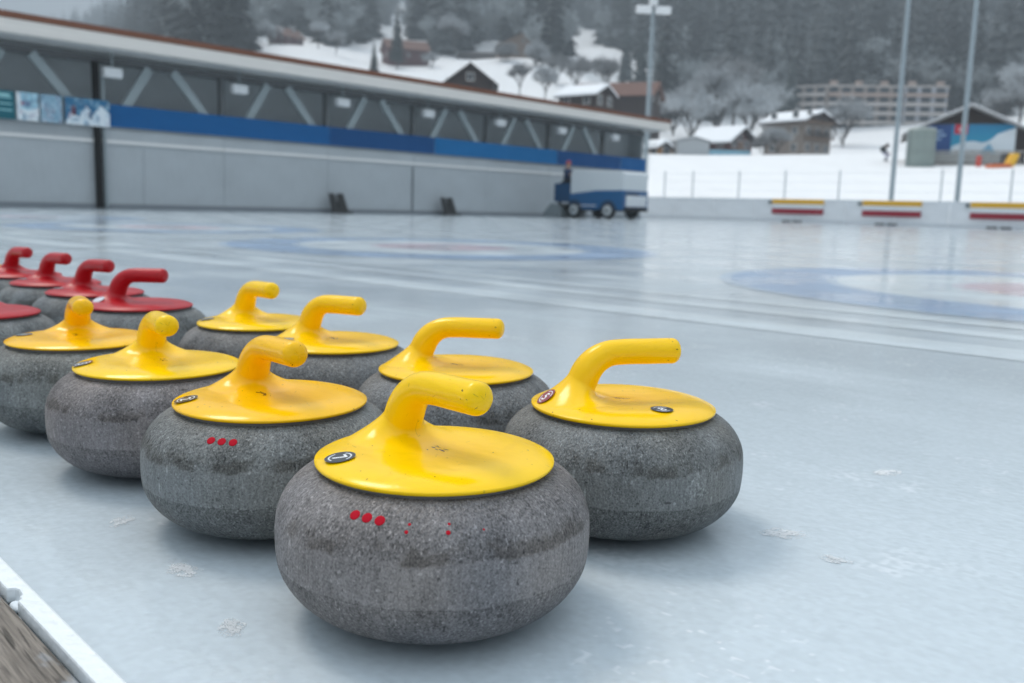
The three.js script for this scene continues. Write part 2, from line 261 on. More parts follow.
// blue banners under the struts
{
  const blues = [[0.002, 0.115, 0.33], [0.002, 0.075, 0.235], [0.002, 0.160, 0.41], [0.002, 0.075, 0.24], [0.002, 0.11, 0.32]];
  const kOf = x => (x - 97.8) / (150.88 - 0.11351 * x), edges = [110, 326, 429, 550, 612, 637].map(kOf);
  const lab = ['mid blue banner next to the picture banners on the stand', 'dark blue banner between mid blue and bright blue banners', 'brightest blue banner along the stand wall', 'dark blue banner beside the brightest blue one, towards the ice machine', 'short blue banner at the end of the stand above the ice machine'];
  edges.slice(0, -1).forEach((k0, i) => {
    const w = (edges[i + 1] - k0) * SP - 0.02, g = new THREE.PlaneGeometry(w, 0.60, Math.ceil(w * 6), 4), p = g.attributes.position;
    for (let j = 0; j < p.count; j++) p.setZ(j, 0.014 * Math.sin(p.getX(j) * 4.1 + i) + 0.008 * Math.sin(p.getX(j) * 11 + p.getY(j) * 5));
    g.computeVertexNormals();
    const m = single('banner', g, mat(blues[i], 0.85, { side: THREE.DoubleSide, map: concrete }), lab[i], 'banner', wallPt((k0 + edges[i + 1]) / 2, 2.545, 0.09), 'banners hung along the stand'); m.rotation.y = TURN_A;
  });
  const pics = [
    [-60, 17, 'teal banner with pale lines beside the picture banners', (c, w, h) => { c.fillStyle = '#00606e'; c.fillRect(0, 0, w, h); c.fillStyle = '#9fd0d4'; for (let k = 0; k < 3; k++) c.fillRect(w * 0.62, h * (0.22 + k * 0.22), w * 0.34, h * 0.05); c.fillRect(w * 0.78, h * 0.1, w * 0.16, h * 0.1); }],
    [18, 40, 'white and pale blue picture banner next to the teal one', (c, w, h) => { c.fillStyle = '#9ccbdc'; c.fillRect(0, 0, w, h); c.fillStyle = '#e6eef2'; c.beginPath(); c.moveTo(0, h); c.lineTo(0, h * 0.55); c.lineTo(w * 0.5, h * 0.65); c.lineTo(w, h * 0.5); c.lineTo(w, h); c.fill(); c.fillRect(0, 0, w * 0.2, h); c.fillStyle = '#5d6f92'; c.fillRect(w * 0.25, h * 0.3, w * 0.35, h * 0.2); c.fillStyle = '#a05a70'; c.fillRect(w * 0.2, h * 0.34, w * 0.1, h * 0.12); }],
    [41, 63, 'grey blue picture banner in the middle of three', (c, w, h) => { c.fillStyle = '#8fb3c6'; c.fillRect(0, 0, w, h); seed(5); for (let k = 0; k < 60; k++) { c.fillStyle = ['#5f7390', '#c9d8e2', '#7d8fa8', '#a78aa0', '#e6edf2'][k % 5]; c.fillRect(rr(0, w), rr(h * 0.25, h), rr(4, 16), rr(4, 14)); } }],
    [65, 109, 'dark blue and white mountain picture banner crossing the black post', (c, w, h) => { c.fillStyle = '#2b6c93'; c.fillRect(0, 0, w, h); c.fillStyle = '#dfe8ee'; c.beginPath(); c.moveTo(0, h); c.lineTo(w * 0.1, h * 0.55); c.lineTo(w * 0.3, h * 0.7); c.lineTo(w * 0.48, h * 0.25); c.lineTo(w * 0.62, h * 0.6); c.lineTo(w * 0.8, h * 0.2); c.lineTo(w, h * 0.5); c.lineTo(w, h); c.fill(); c.fillStyle = '#5a2a3a'; c.fillRect(w * 0.14, h * 0.3, w * 0.09, h * 0.35); c.fillStyle = '#3a5f7d'; c.fillRect(w * 0.52, h * 0.5, w * 0.08, h * 0.25); }],
  ];
  const daub = (c, w, h, s) => { seed(s); for (let k = 0; k < 90; k++) { c.globalAlpha = rr(0.12, 0.45); c.fillStyle = ['#eef3f6', '#7ea9c4', '#2f5f80', '#b9cfdb', '#54708c', '#8a6f86'][k % 6]; c.beginPath(); c.ellipse(rr(0, w), rr(0, h), rr(3, w * 0.09), rr(2, h * 0.12), rr(0, 3), 0, 7); c.fill(); } c.globalAlpha = 1; };
  pics.forEach(([xa, xb, label, draw], i) => {
    const k0 = kOf(xa), k1 = kOf(xb), w = (k1 - k0) * SP - 0.02, g = new THREE.PlaneGeometry(w, 0.70, 10, 3), p = g.attributes.position;
    for (let j = 0; j < p.count; j++) p.setZ(j, 0.012 * Math.sin(p.getX(j) * 6 + i));
    g.computeVertexNormals();
    const m = single('picture_banner', g, mat([1, 1, 1], 0.6, { map: canvasTex(256, 128, (c, w, h) => { draw(c, w, h); if (i) daub(c, w, h, 50 + i); }), side: THREE.DoubleSide }), label, 'banner', wallPt((k0 + k1) / 2, 2.56, 0.21), 'banners hung along the stand'); m.rotation.y = TURN_A;
  });
}
// lamp boxes under the eave, one at each post
{
  const lab = ['white lamp box beside the black post under the eave', 'white lamp box under the stand eave, second from the black post', 'white lamp box under the stand eave, third from the black post', 'white lamp box under the stand eave, fourth from the black post', 'white lamp box under the stand eave, fifth from the black post', 'white lamp box under the stand eave, sixth from the black post', 'white lamp box at the end of the stand above the ice machine'];
  for (let k = 0; k < 7; k++) {
    const l = thing('eave_lamp', lab[k], 'lamp', wallPt(k + 0.095, 3.66, 0.32), TURN_A, 'lamp boxes under the stand eave');
    part(l, 'housing', rbox(0.50, 0.24, 0.20, 0.02), mat([0.72, 0.74, 0.75], 0.5));
    part(l, 'lens', box(0.44, 0.02, 0.15, 0, -0.131, 0), mat([0.8, 0.82, 0.83], 0.3));
    part(l, 'bracket', rod([0, 0.12, 0], [0, 0.54, 0], 0.02), steel);
  }
}
// dark folded stands leaning at the foot of the wall
for (const [k, label] of [[2.03, 'pair of dark rubber boards leaning on the grey wall, farther from the ice machine'], [3.36, 'pair of dark rubber boards leaning on the grey wall, nearer the ice machine']]) {
  const t = thing('leaning_boards', label, 'boards', wallPt(k, 0.004, 0.42), TURN_A, 'dark boards leaning on the wall');
  const m = mat([0.035, 0.036, 0.036], 0.8), g = extrude([[-0.16, 0], [0.16, 0], [0.11, 0.66], [-0.11, 0.66]], 0.04, 0.01);
  part(t, 'board', g, m, [-0.17, 0.012, 0.10], [-0.40, 0.1, 0]); part(t, 'board', g, m, [0.19, 0.012, 0.05], [-0.36, -0.1, 0]);
  part(t, 'foot', rbox(0.8, 0.07, 0.22, 0.02, 0.02, 0.036, 0.16), mat([0.06, 0.06, 0.058], 0.85));
}

// ================================================================ end boards, scoreboards, fence, poles
const EA = 43.7;                              // the far end of the sheets
{
  const wb = thing('rink_boards', 'low white boards closing the far end of the ice', 'boards', rink(EA, 0).toArray(), TURN_A);
  const bm = mat([0.86, 0.88, 0.90], 0.5, { map: concrete });
  for (let k = 0; k < 28; k++) part(wb, 'board', box(0.07, 1.12, 2.37, 0.06 + 0.004 * (k % 2), 0.57, -32.7 + 2.4 * k), bm);
  for (let k = 0; k < 28; k++) part(wb, 'cap_rail', rbox(0.12, 0.05, 2.39, 0.015, 0.06, 1.156, -32.7 + 2.4 * k), mat([0.70, 0.73, 0.75], 0.5));
  for (let k = 0; k < 28; k++) part(wb, 'kick_strip', box(0.03, 0.16, 2.38, 0.008, 0.085, -32.7 + 2.4 * k), mat([0.66, 0.70, 0.73], 0.5));
}
{
  const yel = mat([0.74, 0.40, 0.012], 0.5), red = mat([0.30, 0.012, 0.03], 0.5);
  const strip = canvasTex(512, 64, (c, w, h) => { c.fillStyle = '#e4e8ea'; c.fillRect(0, 0, w, h); c.strokeStyle = '#6b7076'; c.lineWidth = 3; for (let k = 1; k < 14; k++) { c.beginPath(); c.moveTo(k * w / 14, 10); c.lineTo(k * w / 14, h - 10); c.stroke(); } });
  const xs = [[797, 'yellow and red scoreboard on the white boards, between the pale pole and the ice machine'], [891, 'yellow and red scoreboard below the pale lamp pole by the grey tank'], [1004, 'yellow and red scoreboard on the white boards below the brown hut'], [1140, 'yellow and red scoreboard on the white boards beyond the brown hut'], [714, '']];
  for (const [x, label] of xs.slice(0, 4)) {
    const d = ray(x, 210), t = (EA - 0.04 - rinkOf(eye.x, eye.z)[0]) / (d.x * dA.x + d.z * dA.z), b = rinkOf(d.x * t, d.z * t)[1];
    const s = thing('scoreboard', label, 'scoreboard', rink(EA - 0.03, b, 0).toArray(), TURN_A, 'scoreboards on the end boards');
    part(s, 'yellow_row', rbox(0.07, 0.24, 2.72, 0.01, 0, 1.04, 0), yel); part(s, 'red_row', rbox(0.07, 0.27, 2.72, 0.01, 0, 0.56, 0), red);
    part(s, 'number_strip', new THREE.PlaneGeometry(2.7, 0.2).rotateY(-Math.PI / 2), mat([1, 1, 1], 0.5, { map: strip }), [-0.032, 0.808, 0]);
    part(s, 'back_board', box(0.03, 0.72, 2.70, -0.008, 0.80, 0), mat([0.75, 0.77, 0.78], 0.6));
    part(s, 'bracket', rbox(0.08, 0.16, 0.14, 0.01, 0, 1.0, -1.50), mat([0.10, 0.13, 0.14], 0.6));
    const h = thing('foothold', ['dark rubber foothold on the ice under the scoreboard nearest the ice machine', 'dark rubber foothold on the ice under the scoreboard by the lamp pole', 'dark rubber foothold on the ice under the scoreboard below the hut', 'dark rubber foothold on the ice under the last scoreboard'][xs.findIndex(q => q[0] === x)], 'foothold', rink(EA - 0.55, b, 0.0125).toArray(), TURN_A, 'rubber footholds');
    for (const z of [-0.28, 0.28]) part(h, 'rubber', rbox(0.22, 0.10, 0.42, 0.03, 0, 0.05, z), mat([0.05, 0.055, 0.06], 0.8));
    part(h, 'plate', rbox(0.16, 0.02, 1.06, 0.006, 0, 0.0101, 0), mat([0.08, 0.085, 0.09], 0.7));
  }
}
const onBoards = (x, back) => { const d = ray(x, 200), o = rinkOf(eye.x, eye.z), t = (EA + back - o[0]) / (d.x * dA.x + d.z * dA.z); return V3(d.x * t, 0, d.z * t); };
const paleSteel = mat([0.36, 0.42, 0.45], 0.5, { metalness: 0.3 });
{
  const f = thing('net_fence', 'thin wire fence on slim grey posts behind the white boards', 'fence');
  const pts = [664, 692, 738, 784, 838, 940, 1010, 1090].map(x => onBoards(x, 1.1));
  pts.forEach(p => { const y = terrain(p.x, p.z); part(f, 'post', rod([p.x, y - 0.3, p.z], [p.x, y + 2.95, p.z], 0.038, 0.034), paleSteel); });
  for (let k = 0; k + 1 < pts.length; k++) for (const h of [1.45, 1.9, 2.35, 2.8]) { const a = pts[k], b = pts[k + 1]; part(f, 'wire', rod([a.x, terrain(a.x, a.z) + h, a.z], [b.x, terrain(b.x, b.z) + h, b.z], 0.006, 0.006, 4), paleSteel); }
}
for (const [x, label, h] of [[891, 'tall pale grey lamp pole beside the grey tank, behind the end boards', 15], [957, 'tall pale grey lamp pole in front of the brown hut', 15.4]]) {
  const p = onBoards(x, 1.9), y = terrain(p.x, p.z) - 0.2, t = thing('lamp_pole', label, 'lamp pole', [p.x, y, p.z], 0, 'tall lamp poles round the rink');
  part(t, 'pole', rod([0, 0, 0], [0, h, 0], 0.125, 0.085, 14), paleSteel); part(t, 'base_plate', new THREE.CylinderGeometry(0.3, 0.32, 0.3, 14), paleSteel, [0, 0.3, 0]);
  part(t, 'crossbar', bar([-0.9, h, 0], [0.9, h, 0], 0.1), paleSteel);
  for (const s of [-0.7, 0.7]) part(t, 'lamp_head', rbox(0.6, 0.42, 0.3, 0.05), mat([0.7, 0.72, 0.73], 0.5), [s, h + 0.2, 0.1], [0.5, 0, 0]);
}
{
  const p = at(648, 110, 60), t = thing('lamp_pole', 'tall lamp pole with white floodlights behind the stand roof', 'lamp pole', [p.x, 0.4, p.z], 0.1, 'tall lamp poles round the rink');
  part(t, 'pole', rod([0, 0, 0], [0, 12.6, 0], 0.15, 0.10, 14), paleSteel); part(t, 'crossbar', bar([-1.0, 12.5, 0], [1.0, 12.5, 0], 0.12), paleSteel);
  part(t, 'ladder', [bar([0.2, 2, 0.14], [0.17, 12, 0.12], 0.03), bar([-0.02, 2, 0.2], [0, 12, 0.17], 0.03)], paleSteel);
  for (const s of [-0.62, 0.62]) { const h = part(t, 'lamp_head', rbox(0.98, 0.46, 0.36, 0.08), mat([0.78, 0.8, 0.81], 0.45), [s, 12.55, 0.2], [0.3, 0, 0]); part(h, 'lens', box(0.86, 0.34, 0.02, 0, 0, 0.19), phys([0.82, 0.84, 0.85], 0.2)); }
  part(t, 'top_lamp', rbox(0.5, 0.4, 0.3, 0.06), mat([0.75, 0.77, 0.78], 0.45), [0, 13.05, 0.1]);
}

// ================================================================ people: one continuous skin from tapered bones
function figure(bones, cell, colorOf) {
  let lo = V3(1e9, 1e9, 1e9), hi = V3(-1e9, -1e9, -1e9);
  for (const [a, b, r0, r1] of bones) for (const [p, r] of [[a, r0], [b, r1]]) { lo.min(V3(p[0] - r, p[1] - r, p[2] - r)); hi.max(V3(p[0] + r, p[1] + r, p[2] + r)); }
  const c = lo.clone().add(hi).multiplyScalar(0.5), half = Math.max(hi.x - lo.x, hi.y - lo.y, hi.z - lo.z) / 2 * 1.15, res = Math.min(80, Math.ceil(2 * half / cell));
  const mc = new MarchingCubes(res, new THREE.MeshStandardMaterial(), false, false, 60000); mc.isolation = 0;
  const s2 = res * res, hs = res / 2;
  for (let k = 0; k < res; k++) for (let j = 0; j < res; j++) for (let i = 0; i < res; i++) {
    const x = c.x + (i - hs) / hs * half, y = c.y + (j - hs) / hs * half, z = c.z + (k - hs) / hs * half; let d = 1e9;
    for (const [a, b, r0, r1] of bones) {
      const bx = b[0] - a[0], by = b[1] - a[1], bz = b[2] - a[2], t = clamp(((x - a[0]) * bx + (y - a[1]) * by + (z - a[2]) * bz) / (bx * bx + by * by + bz * bz + 1e-9));
      const q = Math.hypot(x - a[0] - bx * t, y - a[1] - by * t, z - a[2] - bz * t) - mix(r0, r1, t), w = 0.05, h = clamp(0.5 + 0.5 * (d - q) / w); d = mix(d, q, h) - w * h * (1 - h);
    }
    mc.field[i + j * res + k * s2] = -d;
  }
  mc.update();
  const n = mc.count, P = new Float32Array(n * 3), C = new Float32Array(n * 3), N = new Float32Array(mc.normalArray.slice(0, n * 3));
  for (let i = 0; i < n; i++) { const x = c.x + mc.positionArray[3 * i] * half, y = c.y + mc.positionArray[3 * i + 1] * half, z = c.z + mc.positionArray[3 * i + 2] * half; P.set([x, y, z], 3 * i); C.set(colorOf(x, y, z), 3 * i); }
  let g = new THREE.BufferGeometry(); g.setAttribute('position', new THREE.BufferAttribute(P, 3)); g.setAttribute('color', new THREE.BufferAttribute(C, 3));
  g = mergeVertices(g, 1e-4); g.computeVertexNormals(); return g;
}
const clothMat = mat([1, 1, 1], 0.85, { vertexColors: true });
function hand(p, dir, side) {                 // palm and five curled fingers as bones
  const b = [[p, [p[0] + dir[0] * 0.07, p[1] + dir[1] * 0.07, p[2] + dir[2] * 0.07], 0.036, 0.036]];
  for (let k = 0; k < 4; k++) { const o = (k - 1.5) * 0.02, q = [p[0] + dir[0] * 0.08, p[1] + dir[1] * 0.08 - 0.005, p[2] + dir[2] * 0.08 + o]; b.push([q, [q[0] + dir[0] * 0.045, q[1] + dir[1] * 0.045 - 0.02, q[2] + dir[2] * 0.045], 0.010, 0.009]); }
  b.push([[p[0], p[1], p[2] + side * 0.03], [p[0] + dir[0] * 0.05, p[1] + dir[1] * 0.05 + 0.01, p[2] + side * 0.06], 0.012, 0.010]); return b;
}

// ================================================================ ice resurfacing machine and its driver
{
  const at0 = [3.40, 0.0125, -36.6], turn = -Math.atan2(0.669, 0.743);
  const m = thing('ice_resurfacer', 'blue ice resurfacing machine with white snow tank at the end of the stand', 'ice resurfacer', at0, turn); m.scale.setScalar(0.9);
  const blue = phys([0.004, 0.085, 0.22], 0.35, { clearcoat: 0.4 }), blueD = phys([0.003, 0.05, 0.13], 0.4), tank = phys([0.58, 0.62, 0.64], 0.45), dark = mat([0.015, 0.015, 0.016], 0.8), grey = mat([0.28, 0.31, 0.32], 0.6);
  part(m, 'body', extrude([[-1.05, 0.42], [1.75, 0.42], [1.80, 0.52], [1.80, 1.20], [0.4, 1.18], [-1.05, 1.02]], 1.80, 0.03).translate(0, 0, -0.90), blue);
  part(m, 'snow_tank', extrude([[-1.02, 1.06], [0.4, 1.215], [1.78, 1.235], [1.78, 1.90], [1.66, 2.0], [-0.9, 2.04], [-1.02, 1.94]], 1.74, 0.03).translate(0, 0.002, -0.87), tank);
  part(m, 'seat_box', rbox(0.92, 0.82, 1.74, 0.05, -1.56, 1.10, 0), blueD);
  part(m, 'seat', rbox(0.42, 0.10, 0.5, 0.04, -1.62, 1.56, 0.42), dark);
  part(m, 'steering_column', rod([-1.2, 1.35, 0.42], [-1.28, 1.85, 0.42], 0.03), dark);
  part(m, 'steering_wheel', new THREE.TorusGeometry(0.17, 0.018, 8, 24).rotateX(Math.PI / 2), dark, [-1.29, 1.86, 0.42], [0, 0, -0.25]);
  part(m, 'chassis', box(3.0, 0.22, 1.5, 0.05, 0.44, 0), dark);
  part(m, 'front_panel', rbox(0.05, 0.46, 1.50, 0.02, 1.85, 0.78, 0), mat([0.62, 0.65, 0.68], 0.5));
  for (const z of [-0.6, 0.6]) part(m, 'headlight', new THREE.CylinderGeometry(0.09, 0.09, 0.05, 18).rotateZ(Math.PI / 2), mat([0.8, 0.82, 0.8], 0.2), [1.885, 0.9, z]);
  part(m, 'bumper', rbox(0.10, 0.14, 1.7, 0.03, 1.88, 0.42, 0), dark);
  part(m, 'front_bar', rod([1.86, 1.08, 0.75], [2.5, 1.06, 0.75], 0.035), dark);
  part(m, 'stripe', box(1.25, 0.05, 0.012, -0.2, 0.56, 0.936), mat([0.55, 0.57, 0.6], 0.5));
  for (const [x, z] of [[-0.78, 0.86], [1.05, 0.86], [-0.78, -0.86], [1.05, -0.86]]) {
    const w = part(m, 'wheel', new THREE.CylinderGeometry(0.23, 0.23, 0.25, 24).rotateX(Math.PI / 2), grey, [x, 0.36, z]);
    part(w, 'tyre', new THREE.TorusGeometry(0.265, 0.095, 12, 32), dark);
    part(w, 'rim', new THREE.CylinderGeometry(0.17, 0.20, 0.02, 20).rotateX(Math.PI / 2), mat([0.50, 0.53, 0.54], 0.4, { metalness: 0.4 }), [0, 0, Math.sign(z) * 0.136]);
    part(w, 'hub', new THREE.CylinderGeometry(0.06, 0.06, 0.05, 12).rotateX(Math.PI / 2), dark, [0, 0, Math.sign(z) * 0.15]);
    part(w, 'arch', new THREE.TorusGeometry(0.40, 0.035, 8, 20, Math.PI), dark, [0, 0, Math.sign(z) * 0.06]);
  }
  const c = part(m, 'conditioner', extrude([[-2.45, 0.03], [-1.55, 0.03], [-1.55, 0.42], [-1.85, 0.60], [-2.1, 0.60], [-2.45, 0.25]], 1.9, 0.02).translate(0, 0, -0.95), mat([0.20, 0.23, 0.24], 0.6));
  part(c, 'skirt', box(0.04, 0.2, 1.94, -2.475, 0.11, 0), dark); part(c, 'lift_arm', bar([-2.0, 0.6, 0.5], [-1.7, 0.95, 0.5], 0.08), dark);
  // driver
  const B = [[[0, 0.05, 0], [0.02, 0.34, 0], 0.15, 0.155], [[0.02, 0.34, 0], [0.02, 0.48, 0], 0.155, 0.10], [[0.02, 0.48, 0], [0.03, 0.60, 0], 0.06, 0.06], [[0.04, 0.66, 0], [0.045, 0.74, 0], 0.095, 0.10], [[0.13, 0.665, 0], [0.15, 0.66, 0], 0.018, 0.014],
    [[0.03, 0.70, 0.10], [0.03, 0.68, 0.105], 0.02, 0.02], [[0.03, 0.70, -0.10], [0.03, 0.68, -0.105], 0.02, 0.02]];
  for (const s of [-1, 1]) B.push([[0.02, 0.44, s * 0.17], [0.10, 0.22, s * 0.23], 0.065, 0.052], [[0.10, 0.22, s * 0.23], [0.24, 0.26, s * 0.13], 0.05, 0.036], ...hand([0.24, 0.26, s * 0.13], [0.9, 0.3, 0], -s), [[0.02, 0.05, s * 0.10], [0.36, 0.06, s * 0.12], 0.09, 0.065], [[0.36, 0.06, s * 0.12], [0.32, -0.34, s * 0.12], 0.06, 0.045], [[0.32, -0.34, s * 0.12], [0.44, -0.37, s * 0.12], 0.045, 0.035]);
  const g = figure(B, 0.018, (x, y, z) => y > 0.69 ? [0.34, 0.05, 0.06] : y > 0.52 ? [0.45, 0.27, 0.2] : (x > 0.25 && y > 0.2) ? [0.45, 0.27, 0.2] : y > 0.1 ? [0.012, 0.03, 0.075] : [0.02, 0.022, 0.03]);
  const cs = Math.cos(turn), sn = Math.sin(turn), lx = -1.64 * 0.9, lz = 0.42 * 0.9;
  const d = single('person', g, clothMat, 'seated driver in dark blue jacket and red cap on the ice machine', 'person', [at0[0] + lx * cs + lz * sn, 1.46, at0[2] - lx * sn + lz * cs]); d.rotation.y = turn;
}

// ================================================================ village on the slope
const snowRoof = mat([0.86, 0.88, 0.90], 0.9), darkWood = mat([0.030, 0.019, 0.017], 0.85), redWood = mat([0.085, 0.026, 0.026], 0.85), tanWood = mat([0.20, 0.13, 0.09], 0.85), cream = mat([0.50, 0.47, 0.43], 0.85), stoneWall = mat([0.30, 0.30, 0.30], 0.9), glassMat = phys([0.03, 0.04, 0.05], 0.15), frameMat = mat([0.55, 0.54, 0.52], 0.7), tileMat = mat([0.16, 0.085, 0.065], 0.9);
// a gabled house: gable faces local +z; walls go well into the slope
function house(name, label, p, turn, o) {
  const h = thing(name, label, o.category || 'house', p, turn, o.group), { w, d, wall, rise } = o, over = o.over ?? 0.7, m = o.mat, half = w / 2, dn = Math.max(0.6, p[1] - Math.min(...[[-1, -1], [1, -1], [-1, 1], [1, 1]].map(([a, b]) => terrain(p[0] + a * w * 0.6, p[2] + b * d * 0.6))) + 0.3);
  part(h, 'wall', extrude([[-half, -dn], [half, -dn], [half, wall], [0, wall + rise], [-half, wall]], d).translate(0, 0, -d / 2), m);
  if (o.base) part(h, 'plinth', box(w + 0.12, dn + o.base, d + 0.12, 0, (o.base - dn) / 2, 0), stoneWall);
  const sl = Math.hypot(half, rise), ux = half / sl, uy = rise / sl, ex = half + over * ux, ey = wall - over * uy, th = o.thick || 0.35;
  const roof = part(h, 'roof', extrude([[-ex, ey + 0.06], [0, wall + rise + 0.06], [ex, ey + 0.06], [ex, ey + 0.28], [0, wall + rise + 0.30], [-ex, ey + 0.28]], d + 2 * over).translate(0, 0, -d / 2 - over), o.roof || darkWood);
  if (o.snow !== false) for (const s of [-1, 1]) part(roof, 'snow_cover', extrude([[s * 0.02, wall + rise + 0.31], [s * (ex - 0.1), ey + 0.33], [s * (ex - 0.12), ey + 0.33 + th * 0.8], [s * 0.02, wall + rise + 0.31 + th]], d + 2 * over - 0.2, 0.05).translate(0, 0, -d / 2 - over + 0.1), snowRoof);
  if (o.chimney) part(roof, 'chimney', box(0.7, 2.2, 0.7, half * 0.4, wall + rise * 0.8 + 0.6, -d * 0.2), stoneWall);
  const win = (x, y, z, ry, ww = 1.0, wh = 1.2) => { const g = part(h, 'window', box(ww, wh, 0.10), glassMat, [x, y, z], [0, ry, 0]); part(g, 'frame', [box(ww + 0.2, 0.1, 0.14, 0, wh / 2 + 0.05, 0), box(ww + 0.2, 0.1, 0.14, 0, -wh / 2 - 0.05, 0), box(0.1, wh, 0.14, -ww / 2 - 0.05, 0, 0), box(0.1, wh, 0.14, ww / 2 + 0.05, 0, 0), box(0.06, wh, 0.13)], frameMat); };
  for (let f = 0; f < (o.floors || 1); f++) { const y = 1.5 + f * 2.7; for (const x of o.winx || [-0.3, 0.3]) win(x * w, y, d / 2 + 0.02, 0); for (const z of o.winz || [-0.28, 0.28]) { win(half + 0.02, y, z * d, Math.PI / 2); win(-half - 0.02, y, z * d, -Math.PI / 2); } }
  if (o.attic) win(0, wall + rise * 0.35, d / 2 + 0.02, 0, 0.9, 0.9);
  if (o.balcony) for (let f = 1; f < (o.floors || 1); f++) { const y = 0.35 + f * 2.7; const b = part(h, 'balcony', box(w * 0.94, 0.12, 1.1, 0, y, d / 2 + 0.57), tanWood); part(b, 'railing', [box(w * 0.94, 0.08, 0.06, 0, y + 1.0, d / 2 + 1.08), ...Array.from({ length: 22 }, (_, k) => box(0.14, 0.86, 0.04, (k / 21 - 0.5) * w * 0.92, y + 0.5, d / 2 + 1.08))], darkWood); }
  if (o.door) part(h, 'door', box(1.0, 2.0, 0.08, 0.02 * w, 1.0, d / 2 + 0.02), tanWood);
  return h;
}
const hp = (x, y, depth) => at(x, y, depth).toArray();
house('hut', 'small dark red hut with snowy roof and pale blue sledge fence beside it', hp(722, 154, 150), 0.75, { w: 6.6, d: 6.6, wall: 1.7, rise: 2.0, over: 1.1, mat: redWood, attic: true, winx: [-0.25, 0.25], door: true });
house('chalet', 'three storey chalet with snowy roof, brown balconies and cream corner', hp(796, 158, 160), 0.62, { w: 7.4, d: 8.0, wall: 5.8, rise: 1.4, over: 1.0, mat: mat([0.20, 0.165, 0.14], 0.85), floors: 3, balcony: true, winx: [-0.33, 0, 0.33], chimney: true });
house('chalet', 'orange brown wooden house with snowy lean roof past the stand end', hp(656, 162, 118), 0.5, { w: 2.2, d: 3.4, wall: 1.5, rise: 0.6, over: 0.3, mat: mat([0.28, 0.14, 0.05], 0.8), winx: [0.1] });
house('shed', 'plain pale grey shed between the orange house and the dark red hut', hp(684, 161, 120), 0.2, { w: 4.2, d: 6, wall: 2.2, rise: 0.5, over: 0.2, mat: mat([0.42, 0.44, 0.45], 0.8), category: 'shed', snow: false, roof: mat([0.40, 0.42, 0.43], 0.8), winx: [] });
house('chalet', 'red brown gabled house by the forest edge, highest on the snowy slope', hp(287, 52, 310), -0.6, { w: 7, d: 8, wall: 4.4, rise: 2.8, mat: redWood, roof: tileMat, snow: false, floors: 2, chimney: true });
house('chalet', 'long dark red house with a pointed conifer in front on the slope', hp(405, 62, 300), -1.2, { w: 9, d: 13, wall: 3.4, rise: 3.0, mat: redWood, roof: tileMat, snow: false, floors: 1, winz: [-0.35, 0, 0.35] });
house('chalet', 'dark gable roof peeking over the stand roof, facing the rink', hp(470, 97, 130), 0.05, { w: 6.2, d: 8, wall: 1.4, rise: 2.3, over: 0.9, mat: darkWood, snow: false, attic: true, winx: [] });
house('chalet', 'wide brown chalet under the forest edge with bare trees before it', hp(521, 60, 330), 0.1, { w: 17, d: 11, wall: 4, rise: 4.6, mat: tanWood, roof: darkWood, snow: false, floors: 1, winx: [-0.36, -0.12, 0.12, 0.36], attic: true });
house('chalet', 'low house with white snowy roof just above the stand roof end', hp(586, 112, 140), 0.9, { w: 5.2, d: 6.5, wall: 2.0, rise: 1.3, over: 0.6, mat: darkWood, winx: [-0.25, 0.25] });
house('barn', 'long low dark barn above the terraces on the snowy slope', hp(484, 66, 345), 1.45, { w: 7, d: 18, wall: 2.4, rise: 2.2, mat: darkWood, roof: darkWood, snow: false, category: 'barn', winz: [] });
house('barn', 'brown barn roof behind the stand roof near the snowy house', hp(618, 108, 170), 1.2, { w: 8, d: 14, wall: 1.8, rise: 2.4, mat: darkWood, roof: tileMat, snow: false, category: 'barn', winz: [] });

// big hotel block: bent front, storeys of balconies
{
  const p = at(860, 152, 300), h = thing('hotel', 'wide many storeyed hotel block with rows of balconies below the forest', 'building', p.toArray(), -0.12);
  const wallM = mat([0.30, 0.26, 0.235], 0.85), slab = mat([0.50, 0.46, 0.43], 0.8), coral = mat([0.40, 0.30, 0.25], 0.8), coldM = mat([0.42, 0.44, 0.48], 0.8);
  const wing = (x0, z0, x1, z1, floors, top, m) => {
    const L = Math.hypot(x1 - x0, z1 - z0), a = Math.atan2(-(z1 - z0), x1 - x0), cx = (x0 + x1) / 2, cz = (z0 + z1) / 2, c = Math.cos(a), s = Math.sin(a);
    const P = (x, y, z) => [cx + x * c + z * s, y, cz - x * s + z * c];
    part(h, 'wall', box(L, floors * 2.9 + 12, 12, 0, 0, 0), m, P(0, (floors * 2.9 - 12) / 2, -6), [0, a, 0]);
    part(h, 'roof', rbox(L + 1, 0.5, 13, 0.1), slab, P(0, floors * 2.9 + 0.3, -6), [0, a, 0]);
    const n = Math.max(2, Math.round(L / 4));
    for (let f = 0; f < floors; f++) {
      part(h, 'balcony', rbox(L - 0.4, 0.95, 1.2, 0.05), f === floors - 1 && top ? coral : slab, P(0, f * 2.9 + 0.5, 0.62), [0, a, 0]);
      for (let k = 0; k < n; k++) part(h, 'window', box(L / n * 0.62, 1.6, 0.12), glassMat, P((k + 0.5) / n * L - L / 2, f * 2.9 + 2.0, 0.05), [0, a, 0]);
      if (f === floors - 1 && top) for (let k = 0; k < n; k += 2) part(h, 'dormer', box(2.2, 1.6, 1.0), coral, P((k + 0.5) / n * L - L / 2, floors * 2.9 + 1.2, -0.8), [0, a, 0]);
    }
  };
  wing(-22, -3, -12, 0.5, 7, false, wallM); wing(-11.8, 0.5, 11.8, 0.5, 7, true, wallM); wing(12, 1.2, 25, 1.2, 7, true, coldM);
}
